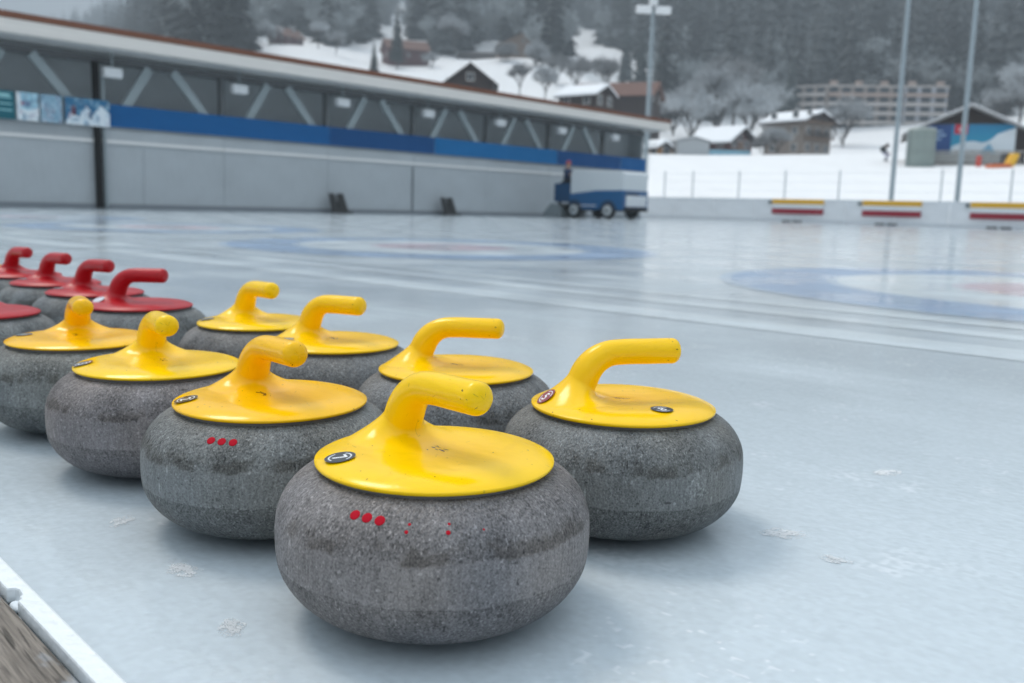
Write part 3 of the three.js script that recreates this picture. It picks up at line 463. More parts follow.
// brown hut with the billboard, its terrace, tank, seats
{
  const p = at(962, 171, 90), turn = -0.38;
  house('hut', 'dark brown gabled hut carrying a blue billboard, beside the grey tank', p.toArray(), turn, { w: 9.6, d: 8, wall: 3.3, rise: 2.2, over: 1.0, mat: darkWood, winx: [], snow: true, thick: 0.05, roof: stoneWall });
  const img = canvasTex(512, 192, (c, w, h) => {
    const g = c.createLinearGradient(0, 0, 0, h); g.addColorStop(0, '#0a7fae'); g.addColorStop(1, '#2fa9c8'); c.fillStyle = g; c.fillRect(0, 0, w, h);
    c.fillStyle = '#1c4c8c'; c.fillRect(0, 0, w * 0.29, h); c.fillStyle = '#a9c4de'; for (const [y, l] of [[0.2, 0.6], [0.34, 0.75], [0.48, 0.55]]) c.fillRect(w * 0.04, h * y, w * 0.25 * l, h * 0.06);
    c.fillStyle = '#e4eef4'; c.beginPath(); c.moveTo(w * 0.3, h); c.lineTo(w * 0.3, h * 0.78); c.quadraticCurveTo(w * 0.5, h * 0.5, w * 0.6, h * 0.62); c.quadraticCurveTo(w * 0.7, h * 0.7, w * 0.8, h * 0.34); c.lineTo(w, h * 0.12); c.lineTo(w, h); c.fill();
    c.fillStyle = '#7fb6d2'; c.beginPath(); c.moveTo(w * 0.62, h); c.lineTo(w * 0.72, h * 0.66); c.lineTo(w * 0.8, h); c.fill();
    c.fillStyle = '#c81f3a'; c.fillRect(w * 0.32, 0, w * 0.15, h * 0.34); c.fillStyle = '#eab8c0'; c.beginPath(); c.arc(w * 0.39, h * 0.18, 13, 0, 7); c.fill();
  });
  const f = V3(0, 0, 4.12).applyAxisAngle(V3(0, 1, 0), turn).add(p);
  const bb = thing('billboard', 'blue and white mountain picture billboard with a red square on the hut', 'billboard', [f.x, f.y + 2.75, f.z], turn);
  part(bb, 'picture', new THREE.PlaneGeometry(7.5, 2.6), mat([1, 1, 1], 0.5, { map: img }), [0.1, 0, 0.062]); part(bb, 'frame', rbox(7.7, 2.8, 0.1, 0.02, 0.1, 0, 0), mat([0.06, 0.06, 0.065], 0.6));
  const q = V3(0.3, 0, 5.2).applyAxisAngle(V3(0, 1, 0), turn).add(p), tr = thing('terrace', 'grey plank terrace with railing in front of the brown hut', 'terrace', [q.x, q.y, q.z], turn);
  part(tr, 'floor', rbox(10.4, 0.18, 2.0, 0.02, 0, 0.35, 0), mat([0.30, 0.29, 0.27], 0.85)); for (let k = 0; k < 9; k++) part(tr, 'post', box(0.1, 1.0, 0.1, -5.1 + k * 1.275, 0.9, 0.95), mat([0.26, 0.26, 0.25], 0.8));
  for (let k = 0; k < 3; k++) part(tr, 'board', box(7.4, 0.22, 0.05, -1.4, 0.62 + k * 0.28, 1.04), mat([0.36, 0.37, 0.36], 0.8)); part(tr, 'beam', box(10.4, 0.14, 0.14, 0, 1.47, 0.95), mat([0.34, 0.33, 0.31], 0.8));
  for (let k = 0; k < 5; k++) part(tr, 'footing', box(0.2, 2.4, 0.2, -4.8 + k * 2.4, -0.95, 0.8), stoneWall);
  const tp = at(919, 168, 84), tk = thing('tank', 'grey green upright cylinder tank beside the brown hut', 'tank', [tp.x, tp.y - 0.4, tp.z]);
  part(tk, 'shell', new THREE.CylinderGeometry(1.22, 1.22, 3.7, 36), mat([0.24, 0.29, 0.27], 0.6), [0, 1.85, 0]); part(tk, 'lid', new THREE.CylinderGeometry(1.08, 1.26, 0.25, 36), mat([0.30, 0.34, 0.32], 0.6), [0, 3.82, 0]);
  for (const y of [0.6, 1.85, 3.1]) part(tk, 'hoop', new THREE.TorusGeometry(1.225, 0.03, 6, 40).rotateX(Math.PI / 2), mat([0.2, 0.24, 0.23], 0.6), [0, y, 0]);
  part(tk, 'pipe', rod([-1.3, 0.2, 0.3], [-1.3, 3.6, 0.3], 0.06), steel);
  const bp = at(1000, 171, 80), be = thing('lounge_bench', 'orange bench with a tall yellow backrest in front of the hut terrace', 'bench', [bp.x, bp.y, bp.z], 0.1);
  part(be, 'seat', extrude([[-1.1, 0], [0.7, 0], [0.8, 0.5], [-0.9, 0.42], [-1.15, 0.3]], 0.9, 0.03).translate(0, 0.1, -0.45), mat([0.62, 0.14, 0.035], 0.55)); part(be, 'backrest', extrude([[0.5, 0.35], [0.95, 0.35], [1.35, 1.35], [1.0, 1.4]], 0.9, 0.03).translate(0, 0.1, -0.45), mat([0.75, 0.42, 0.02], 0.55));
  for (const x of [-0.8, 0.6]) part(be, 'leg', box(0.1, 0.5, 0.7, x, -0.1, 0), blackish);
  const rp = at(978, 169, 82), rb = thing('hydrant', 'small red post on the snow left of the orange bench', 'post', [rp.x, rp.y - 0.2, rp.z]); part(rb, 'post', new THREE.CylinderGeometry(0.22, 0.26, 1.1, 14), mat([0.55, 0.08, 0.06], 0.6), [0, 0.6, 0]); part(rb, 'cap', new THREE.SphereGeometry(0.24, 14, 8), mat([0.5, 0.07, 0.05], 0.6), [0, 1.15, 0]);
}
// person bending down on the snow beside the tank
{
  const p = at(883, 173, 95); p.y = terrain(p.x, p.z) + 0.02; const B = [[[0, 0.62, 0], [-0.16, 0.88, 0], 0.15, 0.16], [[-0.16, 0.88, 0], [-0.06, 1.0, 0], 0.14, 0.10], [[-0.02, 1.02, 0], [0.04, 1.06, 0], 0.06, 0.06], [[0.10, 1.10, 0], [0.14, 1.16, 0], 0.10, 0.11], [[0.22, 1.08, 0], [0.24, 1.07, 0], 0.018, 0.014], [[0.12, 1.12, 0.1], [0.12, 1.10, 0.11], 0.02, 0.02], [[0.12, 1.12, -0.1], [0.12, 1.10, -0.11], 0.02, 0.02]];
  for (const s of [-1, 1]) B.push([[-0.12, 0.93, s * 0.17], [0.02, 0.68, s * 0.22], 0.065, 0.052], [[0.02, 0.68, s * 0.22], [0.24, 0.56, s * 0.16], 0.05, 0.036], ...hand([0.24, 0.56, s * 0.16], [0.9, -0.4, 0], -s), [[0, 0.60, s * 0.10], [0.26, 0.46, s * 0.13], 0.10, 0.075], [[0.26, 0.46, s * 0.13], [0.06, 0.08, s * 0.13], 0.07, 0.05], [[0.06, 0.06, s * 0.13], [0.22, 0.04, s * 0.13], 0.05, 0.04]);
  const f = single('person', figure(B.map(([a, b, p0, p1]) => p0 > 0.045 ? [a, b, p0 * 1.3, p1 * 1.3] : [a, b, p0, p1]), 0.02, (x, y, z) => y > 1.10 ? [0.008, 0.008, 0.01] : y > 1.0 && x > 0 ? [0.45, 0.28, 0.21] : (x > 0.2 && y < 0.62 && y > 0.5 && Math.abs(z) > 0.1) ? [0.45, 0.28, 0.21] : y > 0.64 ? [0.03, 0.035, 0.035] : y < 0.1 ? [0.02, 0.02, 0.022] : [0.42, 0.42, 0.52]), clothMat, 'person in dark jacket and pale trousers crouching on the snow by the tank', 'person', [p.x, p.y, p.z]); f.rotation.y = -0.2; f.scale.setScalar(1.35);
}
// pale blue crash mats along the hut
for (const [x, w, label] of [[700, 4.2, 'pale blue padded mat left of the dark red hut'], [730, 6.2, 'long pale blue padded mat in front of the dark red hut']]) {
  const p = at(x, 157.5, 140), t = thing('padded_mat', label, 'mat', [p.x, p.y, p.z], 0.1, 'padded mats by the hut');
  for (let k = 0; k < 3; k++) part(t, 'pad', rbox(w / 3 - 0.03, 1.15, 0.3, 0.08, (k - 1) * w / 3, 0.5, 0), mat([0.20, 0.40, 0.50], 0.6));
  part(t, 'foot', box(w, 1.0, 0.12, 0, -0.4, 0), stoneWall);
}

// ================================================================ trees
const bark = mat([0.055, 0.048, 0.045], 0.9);
function triMesh(tris) { const g = new THREE.BufferGeometry(); g.setAttribute('position', new THREE.Float32BufferAttribute(tris, 3)); g.computeVertexNormals(); return g; }
function coniferCrown(sd, H, R, tiers, n) {   // whorls of drooping ragged boughs
  seed(sd); const t = [];
  for (let k = 0; k < tiers; k++) {
    const f = k / tiers, y = H * (0.10 + 0.88 * f), r = R * Math.pow(1 - f, 0.85) * rr(0.85, 1.12) + 0.12, m = Math.max(5, Math.round(n * (1 - f * 0.6))), tw = rnd() * 6;
    for (let i = 0; i < m; i++) {
      const a = tw + (i + rr(-0.25, 0.25)) / m * 2 * Math.PI, l = r * rr(0.7, 1.15), w = l * rr(0.22, 0.36) + 0.1, dr = l * rr(0.25, 0.5), c = Math.cos(a), s = Math.sin(a), y0 = y + H / tiers * 0.5;
      const tip = [c * l, y - dr, s * l], L = [c * l * 0.45 - s * w, y - dr * 0.35 - 0.1, s * l * 0.45 + c * w], Rr = [c * l * 0.45 + s * w, y - dr * 0.35 - 0.1, s * l * 0.45 - c * w], top = [0, y0, 0], mid = [c * l * 0.5, y - dr * 0.2 + 0.25, s * l * 0.5];
      t.push(...top, ...L, ...mid, ...top, ...mid, ...Rr, ...L, ...tip, ...mid, ...mid, ...tip, ...Rr);
    }
  }
  return triMesh(t);
}
function bareTree(sd, H, R, depth, twigs, tw = 0.03) {    // trunk and limbs, plus a crown of fine frosted twigs
  seed(sd); const wood = [], crown = [];
  const grow = (p, dir, len, r, lev) => {
    const e = p.clone().addScaledVector(dir, len); wood.push(rod(p.toArray(), e.toArray(), r, r * 0.68, 5));
    if (lev >= depth) {
      for (let k = 0; k < twigs; k++) {
        const d = V3(rr(-1, 1), rr(-0.35, 1), rr(-1, 1)).normalize().multiplyScalar(R * rr(0.12, 0.30)), b = p.clone().lerp(e, rnd()), s = V3(rr(-1, 1), rr(-1, 1), rr(-1, 1)).normalize().multiplyScalar(tw * rr(0.7, 1.6)), q = b.clone().add(d), m = b.clone().addScaledVector(d, 0.5).add(V3(rr(-1, 1), rr(-1, 1), rr(-1, 1)).multiplyScalar(R * 0.04));
        crown.push(b.x, b.y, b.z, m.x + s.x, m.y + s.y, m.z + s.z, m.x - s.x, m.y - s.y, m.z - s.z, m.x + s.x, m.y + s.y, m.z + s.z, q.x, q.y, q.z, m.x - s.x, m.y - s.y, m.z - s.z);
      }
      return;
    }
    const n = lev === 0 ? 5 : 3 + (rnd() < 0.5 ? 1 : 0);
    for (let k = 0; k < n; k++) { const a = (k + rr(-0.3, 0.3)) / n * 6.283, sp = rr(0.3, 0.95), d = dir.clone().add(V3(Math.cos(a) * sp, rr(-0.05, 0.25), Math.sin(a) * sp)).normalize(); grow(p.clone().lerp(e, rr(0.65, 1)), d, (lev === 0 ? H * rr(0.26, 0.36) : len * rr(0.58, 0.8)), r * 0.58, lev + 1); }
  };
  grow(V3(0, -1.5, 0), V3(rr(-0.06, 0.06), 1, rr(-0.06, 0.06)).normalize(), H * 0.20 + 1.5, H * 0.024, 0);
  return [mergeGeometries(wood.map(g => g.toNonIndexed())), triMesh(crown)];
}
const frosts = [mat([0.52, 0.55, 0.57], 0.95), mat([0.40, 0.42, 0.435], 0.95), mat([0.26, 0.265, 0.27], 0.95)];
const bareKinds = [bareTree(101, 12, 6, 4, 14, 0.055), bareTree(102, 12, 6.5, 4, 14, 0.055), bareTree(103, 11, 6, 4, 14, 0.05)];
[[690, 146, 200, 1.15, 0, 'frosted bare tree left of the dark red hut, tall and rounded'], [716, 142, 215, 1.55, 1, 'large frosted bare tree rising behind the dark red hut'], [748, 146, 205, 1.25, 0, 'pale frosted bare tree between the hut and the chalet'], [672, 140, 230, 1.25, 1, 'grey bare tree behind the end of the stand roof'], [733, 130, 240, 1.7, 2, 'tallest frosted bare tree behind the hut, against the forest'], [764, 134, 240, 1.2, 0, 'slim frosted bare tree behind the chalet roof'], [842, 150, 185, 0.95, 1, 'round frosted tree right of the chalet, in front of the hotel'],
  [776, 158, 135, 0.42, 1, 'low bare bush in front of the chalet wall'], [765, 160, 140, 0.40, 2, 'dark low bush beside the chalet, nearer the hut'], [270, 48, 300, 0.8, 0, 'pale frosted tree beside the highest red brown house'], [318, 46, 310, 0.75, 0, 'frosted round tree on the slope right of the highest house'], [336, 52, 290, 0.6, 1, 'small frosted tree above the white meadow'], [455, 48, 340, 1.1, 1, 'bare grey tree above the long barn'], [505, 72, 300, 0.85, 2, 'thin bare tree before the wide brown chalet'], [535, 74, 290, 0.9, 1, 'bare orchard tree right of the wide brown chalet'], [556, 84, 260, 0.8, 2, 'bare orchard tree on the terraces'], [520, 92, 220, 0.6, 2, 'thin orchard tree above the dark gable roof'], [545, 98, 200, 0.6, 1, 'thin orchard tree above the stand roof, between two roofs'], [575, 92, 230, 0.8, 2, 'bare tree above the white roofed low house'], [606, 96, 240, 0.9, 2, 'bare tree above the brown barn roof'], [432, 70, 290, 0.5, 1, 'small bare tree right of the long dark red house'], [1000, 128, 200, 0.9, 1, 'frosted tree rising behind the brown hut roof'], [1020, 118, 210, 1.1, 0, 'pale frosted tree at the right behind the brown hut'],
].forEach(([x, y, dep, sc, kind, label], i) => {
  const p = at(x, y, dep), t = thing('bare_tree', label, 'tree', [p.x, p.y, p.z], i * 1.7, 'frosted bare trees in the village'); t.scale.setScalar(sc);
  part(t, 'trunk', bareKinds[i % 3][0], bark); part(t, 'crown', bareKinds[i % 3][1], frosts[kind]);
});
const spruceMats = [mat([0.050, 0.062, 0.060], 0.95), mat([0.085, 0.10, 0.10], 0.95)], spruceGeo = [coniferCrown(201, 18, 3.3, 17, 12), coniferCrown(202, 18, 3.8, 15, 11)], spruceTrunk = rod([0, -3, 0], [0, 17, 0], 0.26, 0.04, 7);
[[397, 64, 285, 0.98, 0, 'dark pointed spruce in front of the long dark red house'], [374, 76, 240, 0.50, 0, 'small dark spruce on the snow below the pointed one'], [418, 36, 400, 1.0, 1, 'tall frosted spruce behind the long dark red house'], [640, 92, 300, 1.1, 0, 'dark spruce left of the floodlight pole'], [625, 84, 320, 1.15, 1, 'frosted spruce at the forest edge above the brown barn'], [660, 96, 300, 1.2, 0, 'dark spruce right of the floodlight pole'], [790, 112, 300, 1.1, 0, 'dark spruce behind the snowy chalet roof'], [952, 118, 310, 1.2, 0, 'dark spruce between the hotel and the brown hut'], [975, 112, 330, 1.1, 1, 'frosted spruce above the brown hut roof']].forEach(([x, y, dep, sc, kind, label], i) => {
  const p = at(x, y, dep), t = thing('spruce_tree', label, 'tree', [p.x, p.y, p.z], i * 2.1, 'single spruces in the village'); t.scale.setScalar(sc);
  part(t, 'trunk', spruceTrunk, bark); part(t, 'crown', spruceGeo[i % 2], spruceMats[kind]);
});
// the forest on the mountain side
{
  seed(77); const lists = [[], [], []], gapPts = [[400, 30, 9, 26], [388, 45, 14, 16], [915, 8, 7, 14], [990, 55, 10, 34], [480, 40, 5, 10], [600, 78, 12, 18], [575, 42, 26, 14], [632, 70, 5, 22], [655, 58, 5, 8], [545, 40, 14, 9]];
  for (let i = 0; i < 85000; i++) {
    const ang = rr(-0.66, 0.74), r = Math.sqrt(rr(230 * 230, 1450 * 1450)), x = r * Math.sin(ang), z = -r * Math.cos(ang), y = terrain(x, z), [px, py] = toPx(V3(x, y, z));
    if (rnd() > (r < 600 ? 0.7 : 0.35)) continue;
    if (px < 250 && r < mix(900, 270, sstep(60, 190, px))) continue;
    const edge = px < 660 ? mix(100, mix(36, 56, sstep(240, 640, px)), sstep(225, 255, px)) + 10 * Math.sin(px * 0.06) * sstep(240, 300, px) : mix(120, 114, sstep(660, 800, px)) + 5 * Math.sin(px * 0.09);
    if (py > edge || py < -130) continue;
    if (gapPts.some(([gx, gy, gw, gh]) => Math.abs(px - gx) < gw && Math.abs(py - gy) < gh)) continue;
    const bare = rnd() < (px > 250 && px < 640 ? 0.42 : 0.2) * sstep(700, 350, r) ;
    (bare ? lists[2] : lists[rnd() < 0.5 ? 0 : 1]).push([x, y, z, rr(0.9, 1.7), rnd() * 6.28, rnd()]);
  }
  const far = [coniferCrown(301, 20, 3.6, 9, 8), coniferCrown(302, 22, 4.2, 9, 8), (() => { const [w, c] = bareTree(303, 13, 6.5, 3, 9, 0.16); return mergeGeometries([w, c].map(g => { const q = g.clone(); q.deleteAttribute('uv'); return q; })); })()];
  const names = ['conifer_forest', 'conifer_forest', 'bare_forest'], labels = ['misty conifer forest covering the mountain side, slim trees', 'misty conifer forest covering the mountain side, broad trees', 'grey frosted leafless wood among the conifers on the slope'];
  const M = new THREE.Matrix4(), Q = new THREE.Quaternion(), col = new THREE.Color();
  lists.forEach((l, k) => {
    const im = new THREE.InstancedMesh(far[k], mat([1, 1, 1], 0.95), l.length); im.name = numbered(names[k]);
    l.forEach(([x, y, z, s, a, q], i) => { Q.setFromAxisAngle(V3(0, 1, 0), a); im.setMatrixAt(i, M.compose(V3(x, y - 1, z), Q, V3(s, s * (0.85 + 0.4 * q), s))); const v = k === 2 ? mix(0.16, 0.42, q) : mix(0.012, 0.11, q * q * q); im.setColorAt(i, col.setRGB(v * 0.94, v * 1.02, v * 1.04)); });
    info(im, labels[k], 'forest', null, 'stuff'); scene.add(im);
  });
}

// ================================================================ curling stones
const SC = 0.917;                           // stone diameter 0.267 m
const PROFILE = [[0, 0.005], [0.050, 0.005], [0.0585, 0.0015], [0.062, 0], [0.066, 0.0008], [0.080, 0.005], [0.103, 0.0105], [0.121, 0.0195], [0.1335, 0.031], [0.1415, 0.0425], [0.1460, 0.053], [0.1478, 0.064], [0.1485, 0.078], [0.1483, 0.090], [0.1472, 0.100], [0.1440, 0.110], [0.138, 0.1205], [0.1285, 0.1305], [0.116, 0.1380], [0.102, 0.1415], [0.085, 0.1425], [0.04, 0.1425], [0, 0.1425]].map(([r, y]) => [r * SC, y * SC]);
var stoneGeoRows;
const stoneGeo = (() => {
  const c = new THREE.CatmullRomCurve3(PROFILE.map(([r, y]) => V3(r, y, 0)), false, 'centripetal');
  const pts = c.getSpacedPoints(110).map(p => new THREE.Vector2(Math.max(0, p.x), p.y));
  stoneGeoRows = pts; return new THREE.LatheGeometry(pts, 128);
})();
function graniteTex(s) {
  const W = 2048, H = 512, rowY = j => { const t = j * 110, i = Math.min(109, Math.floor(t)); return [mix(stoneGeoRows[i].x, stoneGeoRows[i + 1].x, t - i), mix(stoneGeoRows[i].y, stoneGeoRows[i + 1].y, t - i)]; };
  const N = (u, v, nu, nv, k) => vnoise(u * nu, v * nv, nu, nv, s * 31 + k);
  const val = (u, v) => {
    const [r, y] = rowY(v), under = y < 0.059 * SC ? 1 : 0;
    const g1 = N(u, v, 860, 310, 1), g2 = N(u, v, 480, 180, 2), g3 = N(u, v, 1024, 400, 3), patch = N(u, v, 22, 8, 4) * 0.5 + N(u, v, 60, 20, 5) * 0.3 + N(u, v, 150, 60, 6) * 0.2;
    let k = 0.160 + 0.12 * (g1 - 0.5) + 0.08 * (g2 - 0.5) + 0.07 * (g3 - 0.5) + 0.16 * (patch - 0.5);
    const light = sstep(0.80, 0.93, N(u, v, 620, 230, 7)), dark = sstep(0.70, 0.90, N(u, v, 700, 260, 8));
    k += 0.16 * light; k *= 1 - 0.45 * dark;
    const edge = (N(u, v, 40, 14, 9) - 0.5) * 0.010 + (N(u, v, 260, 100, 10) - 0.5) * 0.006;
    const belt = sstep(0.0595 * SC, 0.0625 * SC, y + edge * 0.25) * (1 - sstep(0.098 * SC, 0.102 * SC, y + edge * 0.5));   // pecked striking belt
    const stain = sstep(0.097 * SC, 0.101 * SC, y + edge * 0.5) * (1 - sstep(0.107 * SC, 0.117 * SC, y + edge)) * sstep(0.30, 0.62, N(u, v, 34, 9, 11) * 0.6 + N(u, v, 120, 40, 12) * 0.4);
    const peck = N(u, v, 520, 26, 13);
    k = mix(k, 0.205 + 0.07 * (peck - 0.5) + 0.10 * (patch - 0.5) + 0.11 * (g1 - 0.5) + 0.08 * light - 0.06 * dark, belt * 0.8);
    k *= 1 - 0.42 * stain;
    const line = Math.max(0, 1 - Math.abs(y - 0.0600 * SC + edge * 0.15) / 0.0008);
    k *= 1 - 0.35 * line;
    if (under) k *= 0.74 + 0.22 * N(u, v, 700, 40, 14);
    const ridge = Math.max(0, 1 - Math.abs(y - 0.1015 * SC + edge * 0.12) / 0.0007) + 0.6 * Math.max(0, 1 - Math.abs(y - 0.0655 * SC) / 0.0005); k *= 1 + 0.28 * ridge * (N(u, v, 90, 40, 17) - 0.25);
    const chip = sstep(0.90, 0.96, N(u, v, 130, 48, 18)) * (0.3 + 0.7 * belt); k += 0.14 * chip; const pit = sstep(0.93, 0.97, N(u, v, 150, 60, 19)); k *= 1 - 0.6 * pit;
    const scuff = sstep(0.78, 0.9, N(u, v, 18, 10, 15)) * sstep(0.5, 0.8, g2) * belt; k += 0.10 * scuff;
    return [k, belt, stain, N(u, v, 16, 6, 16)];
  };
  const map = dataTex(W, H, (u, v) => { const [k, b, st, w] = val(u, v); const q = (w - 0.5) * 0.10 + st * 0.05; return [k * (1 + q), k * (1 + q * 0.2), k * (1.0 - q * 0.8)]; });
  const bump = dataTex(W, H, (u, v) => clamp(0.45 + 0.5 * (N(u, v, 640, 240, 1) - 0.5) + 0.5 * (N(u, v, 380, 150, 2) - 0.5) + 0.4 * (N(u, v, 520, 60, 13) - 0.5)), false);
  return { map, bump };
}
const granites = [1, 2, 3].map(graniteTex);
const CAP_R = 0.1128;
const capGeo = (() => {                     // one skin: lip, dished plate, flared neck, grip and rounded end; x runs towards the grip's end
  const n = 72, rings = [], tag = [];
  const dome = (x, z) => { const e = CAP_R - Math.hypot(x, z); return 0.0088 * (1 - Math.exp(-Math.max(0, e) / 0.0145)) - 0.0030 * sstep(0.03, 0.10, e) ; };
  const circle = (cx, r, yf) => Array.from({ length: n }, (_, k) => { const f = k / n * 2 * Math.PI, x = cx + r * Math.cos(f), z = r * Math.sin(f); return V3(x, yf(x, z), z); });
  const add = (ring, kind) => { rings.push(ring); tag.push(kind); };
  add(circle(0, 0.1085, () => -0.0040), 0); add(circle(0, 0.1118, () => -0.0034), 0); add(circle(0, 0.1127, () => -0.0022), 0); add(circle(0, CAP_R, () => -0.0010), 0);
  const fx = -0.0545, fr = 0.0555;
  for (let j = 0; j <= 22; j++) { const t = Math.pow(j / 22, 0.9); add(circle(fx * t, mix(CAP_R - 0.0002, fr, t), (x, z) => dome(x, z) + 0.0002), 0); }
  // spine of neck and grip
  const spine = new THREE.CatmullRomCurve3([[-0.052, 0.030], [-0.046, 0.043], [-0.036, 0.0545], [-0.021, 0.0625], [-0.002, 0.065], [0.028, 0.0658], [0.0595, 0.0665]].map(([x, y]) => V3(x, y, 0)), false, 'centripetal');
  const rad = t => [mix(0.0185, 0.0158, sstep(0, 0.45, t)), mix(0.0205, 0.0160, sstep(0, 0.45, t))];     // in the handle's plane, across it
  const tube = (t, scale = 1, shift = 0) => {
    const c = spine.getPointAt(t), T = spine.getTangentAt(t), N = V3(T.y, -T.x, 0), [a, b] = rad(t); c.addScaledVector(T, shift);
    return Array.from({ length: n }, (_, k) => { const f = k / n * 2 * Math.PI; return c.clone().addScaledVector(N, a * scale * Math.cos(f)).add(V3(0, 0, b * scale * Math.sin(f))); });
  };
  const foot = rings[rings.length - 1], prev = rings[rings.length - 2], top = tube(0), T0 = spine.getTangentAt(0);
  for (let j = 1; j <= 18; j++) {
    const t = j / 18, ring = [];
    for (let k = 0; k < n; k++) {
      const A = foot[k], B = top[k], f = k / n * 2 * Math.PI, L = A.distanceTo(B);
      const inw = foot[k].clone().sub(prev[k]).normalize();
      const back = sstep(-0.9, 0.4, -Math.cos(f)), c1 = A.clone().addScaledVector(inw, L * mix(0.40, 0.13, back)), c2 = B.clone().addScaledVector(T0, -L * mix(0.40, 0.20, back));
      const s = 1 - t; ring.push(A.clone().multiplyScalar(s * s * s).addScaledVector(c1, 3 * s * s * t).addScaledVector(c2, 3 * s * t * t).addScaledVector(B, t * t * t));
    }
    add(ring, t < 0.5 ? 0 : 1);
  }
  for (let j = 1; j <= 30; j++) add(tube(j / 30), 1);
  { const c = tag.indexOf(1); rings.splice(c, 0, rings[c - 1]); tag.splice(c, 0, 1); }   // the ring where the texture changes from plate to grip is doubled
  for (let j = 1; j <= 8; j++) { const q = j / 8 * Math.PI / 2; add(tube(1, Math.max(0.001, Math.pow(Math.cos(q), 0.8)), 0.0105 * Math.sin(q)), 1); }
  const pos = [], uv = [], idx = []; let len = 0;
  rings.forEach((ring, j) => {
    for (let k = 0; k <= n; k++) { const p = ring[k % n]; pos.push(p.x, p.y, p.z); if (tag[j]) uv.push(0.5 + 0.5 * clamp((p.x + 0.07) / 0.16), k / n); else uv.push(0.25 + p.x / 0.24 * 0.5, 0.5 + p.z / 0.24); }
    if (j && rings[j] !== rings[j - 1]) for (let k = 0; k < n; k++) { const a = (j - 1) * (n + 1) + k, b = a + n + 1; idx.push(a, b, a + 1, a + 1, b, b + 1); }
  });
  const g = new THREE.BufferGeometry(); g.setAttribute('position', new THREE.Float32BufferAttribute(pos, 3)); g.setAttribute('uv', new THREE.Float32BufferAttribute(uv, 2)); g.setIndex(idx); g.computeVertexNormals();
  const nm = g.attributes.normal;           // join the normals across the seam
  for (let j = 0; j < rings.length; j++) { const a = j * (n + 1), b = a + n, v = V3(nm.getX(a) + nm.getX(b), nm.getY(a) + nm.getY(b), nm.getZ(a) + nm.getZ(b)).normalize(); nm.setXYZ(a, v.x, v.y, v.z); nm.setXYZ(b, v.x, v.y, v.z); }
  for (let j = 1; j < rings.length; j++) if (rings[j] === rings[j - 1]) for (let k = 0; k <= n; k++) { const a = (j - 1) * (n + 1) + k, b = a + n + 1, v = V3(nm.getX(a) + nm.getX(b), nm.getY(a) + nm.getY(b), nm.getZ(a) + nm.getZ(b)).normalize(); nm.setXYZ(a, v.x, v.y, v.z); nm.setXYZ(b, v.x, v.y, v.z); }
  if (nm.getY(10 * (n + 1)) < 0) { for (let i = 0; i < idx.length; i += 3) [idx[i], idx[i + 1]] = [idx[i + 1], idx[i]]; g.setIndex(idx); for (let i = 0; i < nm.count; i++) nm.setXYZ(i, -nm.getX(i), -nm.getY(i), -nm.getZ(i)); }
  return g;
})();
function capTex(sd, base, dirt) {           // plastic with scratches, smudges and chipped paint
  return canvasTex(1024, 512, (c, w, h) => {
    seed(sd); c.fillStyle = base; c.fillRect(0, 0, w, h);
    for (let k = 0; k < 260; k++) { c.globalAlpha = rr(0.01, 0.03); c.fillStyle = rnd() < 0.5 ? '#8a5a00' : '#ffd83a'; if (dirt === 'red') c.fillStyle = rnd() < 0.5 ? '#3a0006' : '#ff7a80'; c.beginPath(); c.ellipse(rr(0, w), rr(0, h), rr(4, 40), rr(2, 14), rr(0, 3), 0, 7); c.fill(); }
    c.strokeStyle = '#3a2a08'; c.lineCap = 'round';
    for (let k = 0; k < 60; k++) { c.globalAlpha = rr(0.15, 0.5); c.lineWidth = rr(0.6, 1.8); const x = rr(0, w), y = rr(0, h), a = rr(0, 6.3), l = rr(3, 20); c.beginPath(); c.moveTo(x, y); c.lineTo(x + l * Math.cos(a), y + l * Math.sin(a)); c.stroke(); }
    for (let k = 0; k < 46; k++) { c.globalAlpha = rr(0.3, 0.85); c.fillStyle = '#2a1c08'; c.beginPath(); c.ellipse(rr(0, w / 2), rr(0, h), rr(0.8, 3.2), rr(0.6, 1.8), rr(0, 3), 0, 7); c.fill(); }
    for (let k = 0; k < 46; k++) { c.globalAlpha = rr(0.3, 0.9); c.fillStyle = '#241808'; c.beginPath(); c.ellipse(w - Math.pow(rnd(), 2) * 130, rr(0, h), rr(0.8, 3.4), rr(1, 7), rr(0, 3), 0, 7); c.fill(); }
    c.globalAlpha = 0.8; c.fillStyle = '#2a1c08'; const sx = w * 0.25 + 512 / 0.24 * 0.004, sy = h * 0.5 + 512 / 0.24 * rr(-0.012, 0.012);
    for (let k = 0; k < 9; k++) { c.globalAlpha = rr(0.4, 0.9); c.beginPath(); c.ellipse(sx - 20 + rr(-26, 26), sy + rr(-9, 9), rr(2, 13), rr(0.7, 2.6), rr(-0.5, 0.5), 0, 7); c.fill(); }
    c.globalAlpha = 1;
  });
}
const capBump = dataTex(256, 256, (u, v) => fbm(u, v, 8, 5, 71), false);
const yellowMats = [21, 22, 23].map((s, i) => phys([1, 1, 1], 0.20, { specularIntensity: 0.65, map: capTex(s, ['#ffcf00', '#ffcb00', '#fdc200'][i], 'yellow'), bumpMap: capBump, bumpScale: 0.0009 }));
const redMat = phys([1, 1, 1], 0.34, { specularIntensity: 0.7, map: capTex(31, '#b0141f', 'red'), bumpMap: capBump, bumpScale: 0.0009 });
const washerMat = mat([0.16, 0.16, 0.165], 0.7), washerGeo = new THREE.CylinderGeometry(0.1065, 0.1075, 0.013, 72).scale(SC, SC, SC);
const dotMat = phys([0.46, 0.008, 0.022], 0.8, { specularIntensity: 0.25 });
const stickers = new Map();
